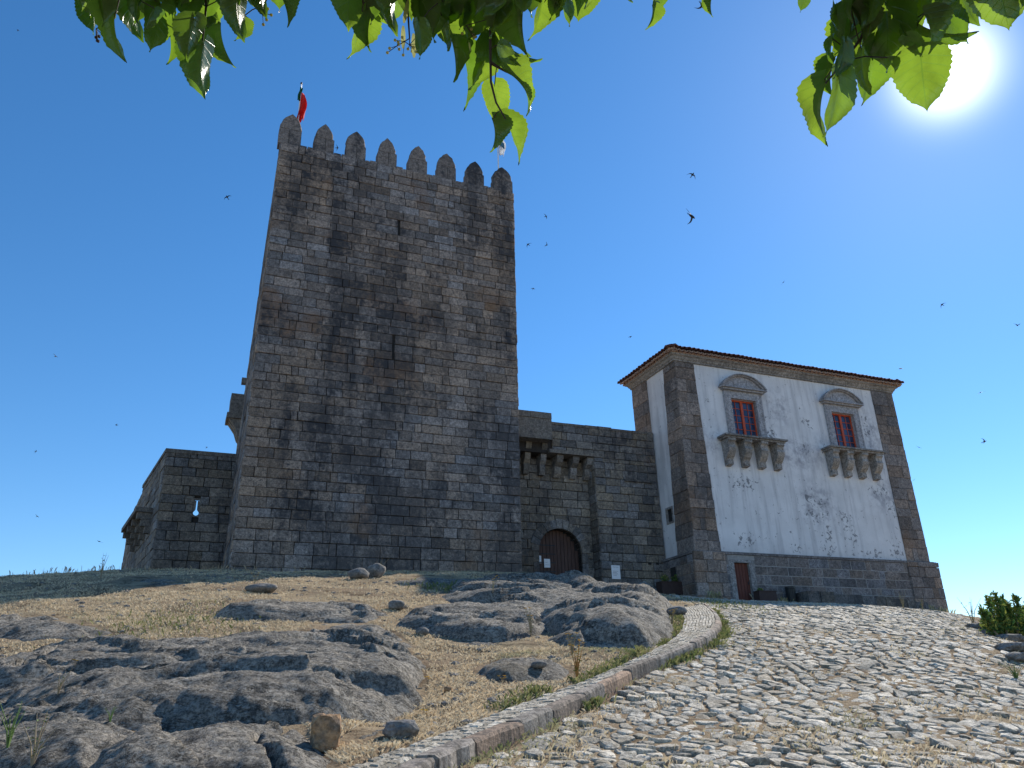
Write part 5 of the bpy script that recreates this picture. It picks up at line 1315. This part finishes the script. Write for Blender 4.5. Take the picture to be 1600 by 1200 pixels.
# ------------------------------------------------------------------ swifts
M_BIRD = plain('swift_plumage', (.025, .022, .022), .7)
def swift_mesh(kind):
    m = MB(); n = 7; k = 6; v = []; f = []
    for i in range(n):
        t = i / (n - 1); r = .026 * math.sin(PI * min(1, t * .93 + .07)) ** .8 + .002
        for q in range(k): a = 2 * PI * q / k; v.append((r * math.cos(a), .09 - .19 * t, r * math.sin(a) * .9))
    for i in range(n - 1): f += [(i * k + q, i * k + (q + 1) % k, (i + 1) * k + (q + 1) % k, (i + 1) * k + q) for q in range(k)]
    m.add(v, f); body = (m.v, m.f)
    up = (.55, .05, -.25)[kind]; w = MB()
    for s in (-1, 1):
        vv = []; 
        for i in range(6):
            t = i / 5; x = s * (.01 + .19 * t); y = .03 - .10 * t ** 2 * (1 + kind * .2) + .02 * math.sin(t * PI); z = up * .19 * t * (1 - .3 * t); c = .055 * (1 - t) ** .7 + .002
            vv += [(x, y, z + .003), (x, y - c, z), (x, y, z - .003), (x, y - c, z - .002)]
        w.add(vv, [(i * 4 + a, i * 4 + b, i * 4 + 4 + b, i * 4 + 4 + a) for i in range(5) for a, b in ((0, 1), (3, 2), (2, 0), (1, 3))])
    tl_ = MB(); tl_.add([(-.012, -.09, 0), (.012, -.09, 0), (.022, -.155, 0), (0, -.125, 0), (-.022, -.155, 0), (0, -.10, .006)], [(0, 3, 4), (0, 1, 3), (1, 2, 3), (0, 5, 1)])
    M_ = []
    for nm, q in (('body', m), ('wings', w), ('tail', tl_)):
        me = bpy.data.meshes.new(nm); me.from_pydata(q.v, [], q.f); me.materials.append(M_BIRD); me.update(); M_.append((nm, me))
    return M_
SW = [swift_mesh(k) for k in range(3)]
BIRDS = [(355, 308, 11, 'swift left of the keep, level with its upper arrow slit'), (853, 338, 9, 'swift just right of the keep top, above a pair of others'), (825, 382, 10, 'swift closest to the right edge of the keep, left one of a pair'),
 (854, 383, 10, 'right one of the pair of swifts beside the keep'), (833, 451, 7, 'tiny swift below the pair beside the keep'), (1082, 273, 14, 'swift with bent wings just above the largest swift'), (1081, 338, 27, 'largest and nearest swift, wings spread upright in open sky'),
 (1224, 441, 8, 'small swift in open sky midway between the keep and the right edge'), (1472, 476, 9, 'swift high above the right corner of the white house'), (1589, 508, 9, 'swift at the right edge of the picture'), (1407, 576, 9, 'swift just above the right end of the tiled eave'),
 (1532, 613, 9, 'swift right of the tiled eave end'), (1538, 690, 11, 'lowest large swift right of the white house'), (1436, 699, 7, 'faint swift close to the right pier of the house'), (985, 526, 9, 'swift just above the left end of the house roof'),
 (87, 557, 8, 'upper of the swifts in the left sky'), (182, 664, 7, 'swift left of the balcony on the keep flank'), (56, 705, 6, 'small swift far left above the bastion level'), (58, 807, 6, 'small swift far left near the hill crest'), (155, 846, 9, 'lowest swift in the left sky, beside the bastion foot'),
 (323, 699, 5, 'tiny swift just above the bastion coping'), (527, 231, 9, 'swift between the second and third merlons'), (1097, 9, 18, 'swift at the top edge beside hanging leaves'), (28, 47, 5, 'tiny swift in the upper left corner'), (1428, 750, 5, 'faintest swift beside the right pier')]
rg = random.Random(6)
for i, (x, y, s, lab) in enumerate(BIRDS):
    d = ray(x, y); d = d / np.linalg.norm(d); dist_ = .36 * F_PX / s; p = d * dist_
    r = tag(empty('swift', p), lab, 'bird', 'swifts flying round the castle')
    if s > 20: X_ = Vector((.08, .1, 1)).normalized(); Y_ = Vector((.75, .65, 0)); Y_ = (Y_ - X_ * Y_.dot(X_)).normalized(); r.rotation_euler = Matrix((X_, Y_, X_.cross(Y_))).transposed().to_euler()
    else: r.rotation_euler = (rg.uniform(-.6, .9), rg.uniform(-.7, .7), rg.uniform(0, 2 * PI))
    for nm, me in SW[i % 3]: new_obj(nm, me, r)

# ------------------------------------------------------------------ linden branches overhead
def leaf_mat():
    g = G('linden_leaf', .26, .7); t = g.tone()
    v_ = g.math('ABSOLUTE', g.math('SUBTRACT', t[0], .5)); vein = g.ms(v_, .0, .022, 1, 0)
    side_v = g.ms(g.math('ABSOLUTE', g.math('SUBTRACT', g.math('FRACT', t[1]), .5)), .42, .5)
    vv = g.math('MAXIMUM', vein, g.math('MULTIPLY', side_v, .6))
    oi = g.nt.nodes.new('ShaderNodeObjectInfo'); rnd = oi.outputs['Random']
    c = g.mix(g.noise(14, 4), (.040, .085, .022), (.06, .115, .028)); c = g.mix(g.math('MULTIPLY', vv, .55), c, (.16, .22, .07)); g.col(c)
    tr_ = g.nt.nodes.new('ShaderNodeBsdfTranslucent'); tc_ = g.mix(rnd, (.14, .27, .018), (.25, .38, .028)); tc_ = g.mix(g.math('MULTIPLY', vv, .8), tc_, (.13, .26, .02)); tc_ = g.scale(tc_, g.ms(g.noise(20, 4), .3, .7, .75, 1.15)); g._in(tr_.inputs[0], tc_)
    mx = g.nt.nodes.new('ShaderNodeMixShader'); mx.inputs[0].default_value = .52
    g.nt.links.new(g.b.outputs[0], mx.inputs[1]); g.nt.links.new(tr_.outputs[0], mx.inputs[2]); g.nt.links.new(mx.outputs[0], g.out.inputs[0])
    g.bump(g.math('SUBTRACT', g.noise(40, 4), g.math('MULTIPLY', vv, .8)), .5, .004); return g.m
M_LEAF = leaf_mat(); M_TWIG = plain('linden_twig', (.05, .035, .028), .8); M_BARK = plain('linden_bark', (.11, .095, .08), .95, .4, 12); M_BRACT = grass_mat('linden_bract', ((.45, .48, .16), (.6, .6, .25), (.5, .45, .2)), .5)
def leaf_mesh(seed, fold, curl, wave):
    rg = random.Random(seed); n = 26; ac = 8; v = []; tn = []
    for i in range(n + 1):
        t = i / n
        w = .47 * (math.sin(PI * min(1, t ** .62)) ** .62 if 0 < t < 1 else 0) * (1 - .30 * t) + (.0 if i else .05)
        if t > .82: w *= max(.0, (1 - t) / .18) ** .85 * .9 + .02
        ser = 1 + (.045 if i % 2 else -.02)
        for j in range(ac + 1):
            u = (j / ac) * 2 - 1; e_ = abs(u)
            x = u * w * (ser if e_ > .95 else 1) ; y = t - (.16 * e_ ** 1.5 * (1 - t) ** 2.2 if t < .5 else 0) - .02 * e_
            z = abs(x) * fold + curl * (t - .35) ** 2 * -1.0 + wave * .05 * math.sin(t * 9 + u * 2.2 + seed) * e_ - curl * .5 * e_ ** 3 * w
            ca = math.cos(fold * .8); x *= (.55 + .45 * ca)
            v.append((x, y, z)); tn.append((j / ac, t * 7 - e_ * 1.9 + 3, .5))
    f = [(i * (ac + 1) + j, i * (ac + 1) + j + 1, (i + 1) * (ac + 1) + j + 1, (i + 1) * (ac + 1) + j) for i in range(n) for j in range(ac)]
    me = bpy.data.meshes.new('leaf'); me.from_pydata(v, [], f); a = me.attributes.new('tone', 'FLOAT_COLOR', 'POINT'); t4 = np.ones((len(v), 4)); t4[:, :3] = tn; a.data.foreach_set('color', t4.ravel())
    me.polygons.foreach_set('use_smooth', [True] * len(me.polygons)); me.materials.append(M_LEAF); me.update(); return me
LM = [leaf_mesh(k, f_, c_, w_) for k, (f_, c_, w_) in enumerate([(.15, .25, .6), (.35, .35, .8), (.7, .45, 1.0), (1.2, .5, 1.0), (.1, .6, 1.2), (.5, -.3, .9), (1.6, .35, 1.3)])]
LEAVES = [  # (base x, base y, tip x, tip y, apparent width factor, mesh)
 (120,-12,133,16,.5,3),(178,-5,180,92,.45,2),(155,-14,167,38,.55,2),(200,-10,214,62,.6,1),(215,-40,242,34,.95,0),(252,8,240,80,.85,0),(262,36,272,98,.6,3),(302,28,288,90,.85,1),(316,68,311,150,.85,2),(342,36,356,103,.6,3),(368,-6,374,62,.75,1),
 (330,-20,328,45,1,0),(290,-30,292,34,1,4),(262,-24,266,24,.8,0),(405,-22,411,26,.8,1),(432,-20,458,34,.5,3),(388,-16,394,10,.6,1),(240,12,226,42,.5,5),(350,-35,352,20,.9,0),(310,-35,318,10,.9,0),(228,-30,205,30,.6,2),(375,30,372,63,.4,6),
 (548,-34,541,46,1,0),(566,18,554,93,.6,2),(585,5,567,72,.45,3),(608,-24,611,53,.6,1),(624,-12,620,32,.6,0),(668,-30,668,62,.95,4),(656,36,661,90,.6,1),(682,8,728,112,.40,3),(722,70,740,165,.38,2),(700,-16,713,34,.7,0),(727,10,722,46,.7,1),
 (756,-24,737,64,.85,0),(782,-26,776,58,.6,1),(770,60,744,140,.55,1),(770,52,833,106,.38,3),(783,72,811,104,.7,0),(818,-5,814,84,.4,6),(850,-22,838,62,.6,2),(790,108,836,152,.42,3),(820,135,830,178,.35,2),(773,132,781,190,.85,0),(786,183,820,248,.55,2),(771,185,776,236,.45,3),
 (872,-28,866,30,.6,1),(912,-34,904,30,1.25,0),(1034,-30,1030,14,.9,0),(1021,8,1016,45,.4,3),(978,-14,986,6,.6,1),(1114,-14,1107,24,.35,3),(700,-6,688,54,.7,2),(640,-38,640,30,.9,0),(742,-20,772,42,.7,4),(585,-34,590,20,.9,0),(720,-34,742,18,.9,0),(800,-38,806,14,.8,1),(838,-34,822,20,.8,4),(880,-40,895,0,.9,0),(530,-20,530,20,.8,1),(600,-30,596,16,.9,4),(650,-20,682,52,.8,0),(930,-36,925,4,.8,1),
 (1258,-22,1254,16,.7,0),(1336,-18,1324,34,.5,2),(1316,44,1308,82,.6,2),(1334,26,1338,110,.4,3),(1352,22,1368,72,.32,6),(1384,-10,1392,105,.95,0),(1344,76,1350,148,.5,1),(1360,82,1356,162,.75,2),(1302,92,1292,150,.28,3),(1314,114,1300,210,.6,1),(1287,126,1276,222,.32,2),
 (1438,84,1447,170,1.15,1),(1424,36,1514,66,.42,2),(1466,16,1516,62,.8,0),(1498,-10,1522,42,.7,1),(1556,-44,1576,46,1.1,0),(1604,-26,1600,10,.7,1),(1440,-30,1440,34,1,4),(1402,-36,1410,30,1,0),(1470,-30,1474,30,1,1),(1322,66,1310,120,.55,1),(1418,56,1442,84,.7,0),(1346,-8,1345,34,.8,0),(1388,90,1402,110,.6,2),(1366,56,1360,92,.8,1),(1370,-20,1358,40,.9,4),(1420,-10,1428,56,1,0),(1395,30,1382,96,.8,1),(1530,-34,1540,12,.9,0),(1580,-40,1596,-4,.9,0),(1500,-40,1490,14,.9,4),(1330,100,1322,148,.5,2),(1446,20,1462,78,.6,3),(1300,60,1296,100,.3,2)]
rg = random.Random(44)
# smaller leaves filling the sprays along the top edge
for k in range(70):
    x0_, x1_, yy_ = rg.choice([(135, 300, 22), (280, 385, 40), (530, 640, 25), (640, 800, 50), (690, 800, 60), (800, 930, 6), (1300, 1400, 60), (1330, 1470, 45), (1480, 1590, 5)])
    x = rg.uniform(x0_, x1_); y = rg.uniform(-60, yy_ - 20); a = rg.gauss(0, .5); L_ = rg.uniform(32, 62); LEAVES.append((x, y, x + L_ * math.sin(a), y + L_ * math.cos(a), rg.uniform(.3, .85), rg.randrange(7)))
# unseen leaves above the frame, so the boughs go on
for k in range(95):
    cl0 = rg.choice([(120, 460), (510, 950), (1250, 1640)]); x = rg.uniform(*cl0); y = rg.uniform(-230, -50); a = rg.gauss(0, .4); L_ = rg.uniform(60, 90); LEAVES.append((x, y, x + L_ * math.sin(a), y + L_ * math.cos(a), rg.uniform(.5, 1), rg.randrange(6)))
lind = tag(empty('linden_tree', (3.2, -1.6, float(ground(3.2, -1.6)))), 'linden tree whose leafy twigs hang into the top of the picture', 'tree'); lo = Vector(lind.location)
def camp(x, y, dist): d = ray(x, y); return Vector(d / np.linalg.norm(d) * dist)
TW = [[(300, -260, 1.95), (318, -60, 1.85), (322, 10, 1.8), (316, 70, 1.78)], [(300, -260, 1.95), (240, -80, 1.85), (190, -20, 1.8), (178, 30, 1.8)], [(300, -260, 1.95), (400, -60, 1.85), (412, 8, 1.82)],
      [(700, -280, 1.95), (760, -80, 1.85), (768, 10, 1.8), (766, 60, 1.75), (767, 128, 1.72), (775, 160, 1.71), (790, 186, 1.70)], [(767, 98, 1.735), (792, 113, 1.73)], [(700, -280, 1.95), (640, -80, 1.85), (636, 0, 1.82), (640, 60, 1.8)], [(700, -280, 1.95), (570, -60, 1.85), (566, 18, 1.8)],
      [(760, -80, 1.85), (850, -50, 1.84), (872, -28, 1.8)], [(850, -50, 1.84), (960, -60, 1.85), (1030, -34, 1.82), (1110, -30, 1.82)], [(760, -80, 1.85), (700, -30, 1.8), (684, 5, 1.78)],
      [(1450, -280, 1.7), (1400, -80, 1.62), (1370, 0, 1.6), (1345, 60, 1.56), (1320, 95, 1.54), (1290, 130, 1.52)], [(1450, -280, 1.7), (1440, -60, 1.62), (1420, 30, 1.58), (1434, 88, 1.56)], [(1450, -280, 1.7), (1540, -80, 1.64), (1600, -40, 1.62)], [(1400, -80, 1.62), (1260, -60, 1.62), (1258, -24, 1.62)], [(1440, -60, 1.62), (1470, 10, 1.6)]]
tw_pts = []
for tw in TW:
    pts = [camp(*p) for p in tw]; fine = []
    for i in range(len(pts) - 1):
        for q in range(8): fine.append(pts[i].lerp(pts[i + 1], q / 8))
    fine.append(pts[-1]); tw_pts += fine
    n = len(fine); m = MB(); m.tube([p - lo for p in fine], [.0042 - .0028 * i / n for i in range(n)], 6); m.build('twig', M_TWIG, lind)
# boughs above the frame and the trunk behind the viewer's right shoulder
roots = [camp(300, -260, 1.95), camp(700, -280, 1.95), camp(1450, -280, 1.7)]
trunk_top = Vector((3.0, -1.5, 2.3)); fork = Vector((2.0, .2, 2.7))
MB().tube([Vector((3.2, -1.6, lo.z - .2)) - lo, Vector((3.15, -1.6, 0)) - lo, trunk_top - lo, Vector((2.9, -1.5, 5.5)) - lo], [.34, .26, .22, .12], 14).build('trunk', M_BARK, lind)
for r_ in roots:
    MB().tube([trunk_top - lo, fork - lo, fork.lerp(r_, .5) + Vector((0, 0, .25)) - lo, r_ - lo], [.10, .05, .018, .005], 8).build('branch', M_BARK, lind)
cam_r, cam_f, cam_u = Vector(R3[:, 0]), -Vector(R3[:, 2]), Vector(R3[:, 1])
for i, (bx_, by_, tx, ty, wf, km) in enumerate(LEAVES):
    dd_ = (1.55 if bx_ > 1200 else 1.8) + rg.uniform(-.10, .12)
    B = camp(bx_, by_, dd_); T = camp(tx, ty, dd_ + rg.uniform(-.02, .02)); ax = T - B; L_ = ax.length; Y_ = ax.normalized(); view = B.normalized()
    X_ = Y_.cross(view).normalized(); tau = math.acos(max(.15, min(1, wf * .95))) * rg.choice((-1, 1)) + rg.uniform(-.15, .15); X_.rotate(Matrix.Rotation(tau, 3, Y_)); Z_ = X_.cross(Y_)
    o = new_obj('leaf', LM[km], lind); wsc = 1.0 if wf <= 1 else wf
    if wf < .5: wsc *= .9
    L_ *= 1.06; Mx = Matrix((X_ * L_ * wsc * 1.0, Y_ * L_, Z_ * L_)).transposed().to_4x4(); Mx.translation = B - lo; o.matrix_basis = Mx
    near_ = min(tw_pts, key=lambda p: (p - B).length)
    if (near_ - B).length < .22: m = MB(); mid = near_.lerp(B, .5) + Vector((0, 0, .006)); m.tube([near_ - lo, mid - lo, B - lo, B + Y_ * L_ * .05 - lo], .0011, 5); m.build('petiole', M_TWIG, lind)
# bracts and flower buds
for (bx_, by_, tx, ty) in [(638, 0, 631, 36), (646, 52, 647, 90), (412, 0, 411, 26), (733, 66, 735, 80), (630, 40, 630, 76)]:
    B = camp(bx_, by_, 1.8); T = camp(tx, ty, 1.8); Y_ = (T - B).normalized(); X_ = Y_.cross(B.normalized()); L_ = (T - B).length; v = []
    for k in range(9): t = k / 8; w = .11 * L_ * math.sin(PI * (t * .92 + .04)) ** .5; v += [B + Y_ * L_ * t - X_ * w - lo, B + Y_ * L_ * t + X_ * w + B.normalized() * .004 - lo]
    mk('bract', v, [(2 * k, 2 * k + 1, 2 * k + 3, 2 * k + 2) for k in range(8)], M_BRACT, lind, True, tone=(.5, .5, .1))
for (cx0, cy0) in [(150, 45), (410, 20), (632, 65), (620, 72), (728, 40), (640, 70)]:
    C0 = camp(cx0, cy0, 1.8); m = MB(); mb2 = MB(); near_ = min(tw_pts, key=lambda p: (p - C0).length); m.tube([near_ - lo, C0 - lo], .001, 5)
    for k in range(5):
        q = C0 + Vector((rg.uniform(-.02, .02), rg.uniform(-.02, .02), rg.uniform(-.02, .01))); m.tube([C0 - lo, q - lo], .0007, 4); r_ = .0035
        mb2.add([tuple(q - lo + Vector(p) * r_) for p in ico] + [tuple(q - lo + Vector((0, 0, -r_)))], icf + [(6, 10, 11), (7, 6, 11), (8, 7, 11), (9, 8, 11), (10, 9, 11)])
    m.build('flower_stalk', M_TWIG, lind); mb2.build('bud_cluster', M_BRACT if cx0 > 200 else M_TWIG, lind)
print('objects', len(SC.objects), 'tris', sum(len(o.data.polygons) * 2 for o in SC.objects if o.type == 'MESH'))
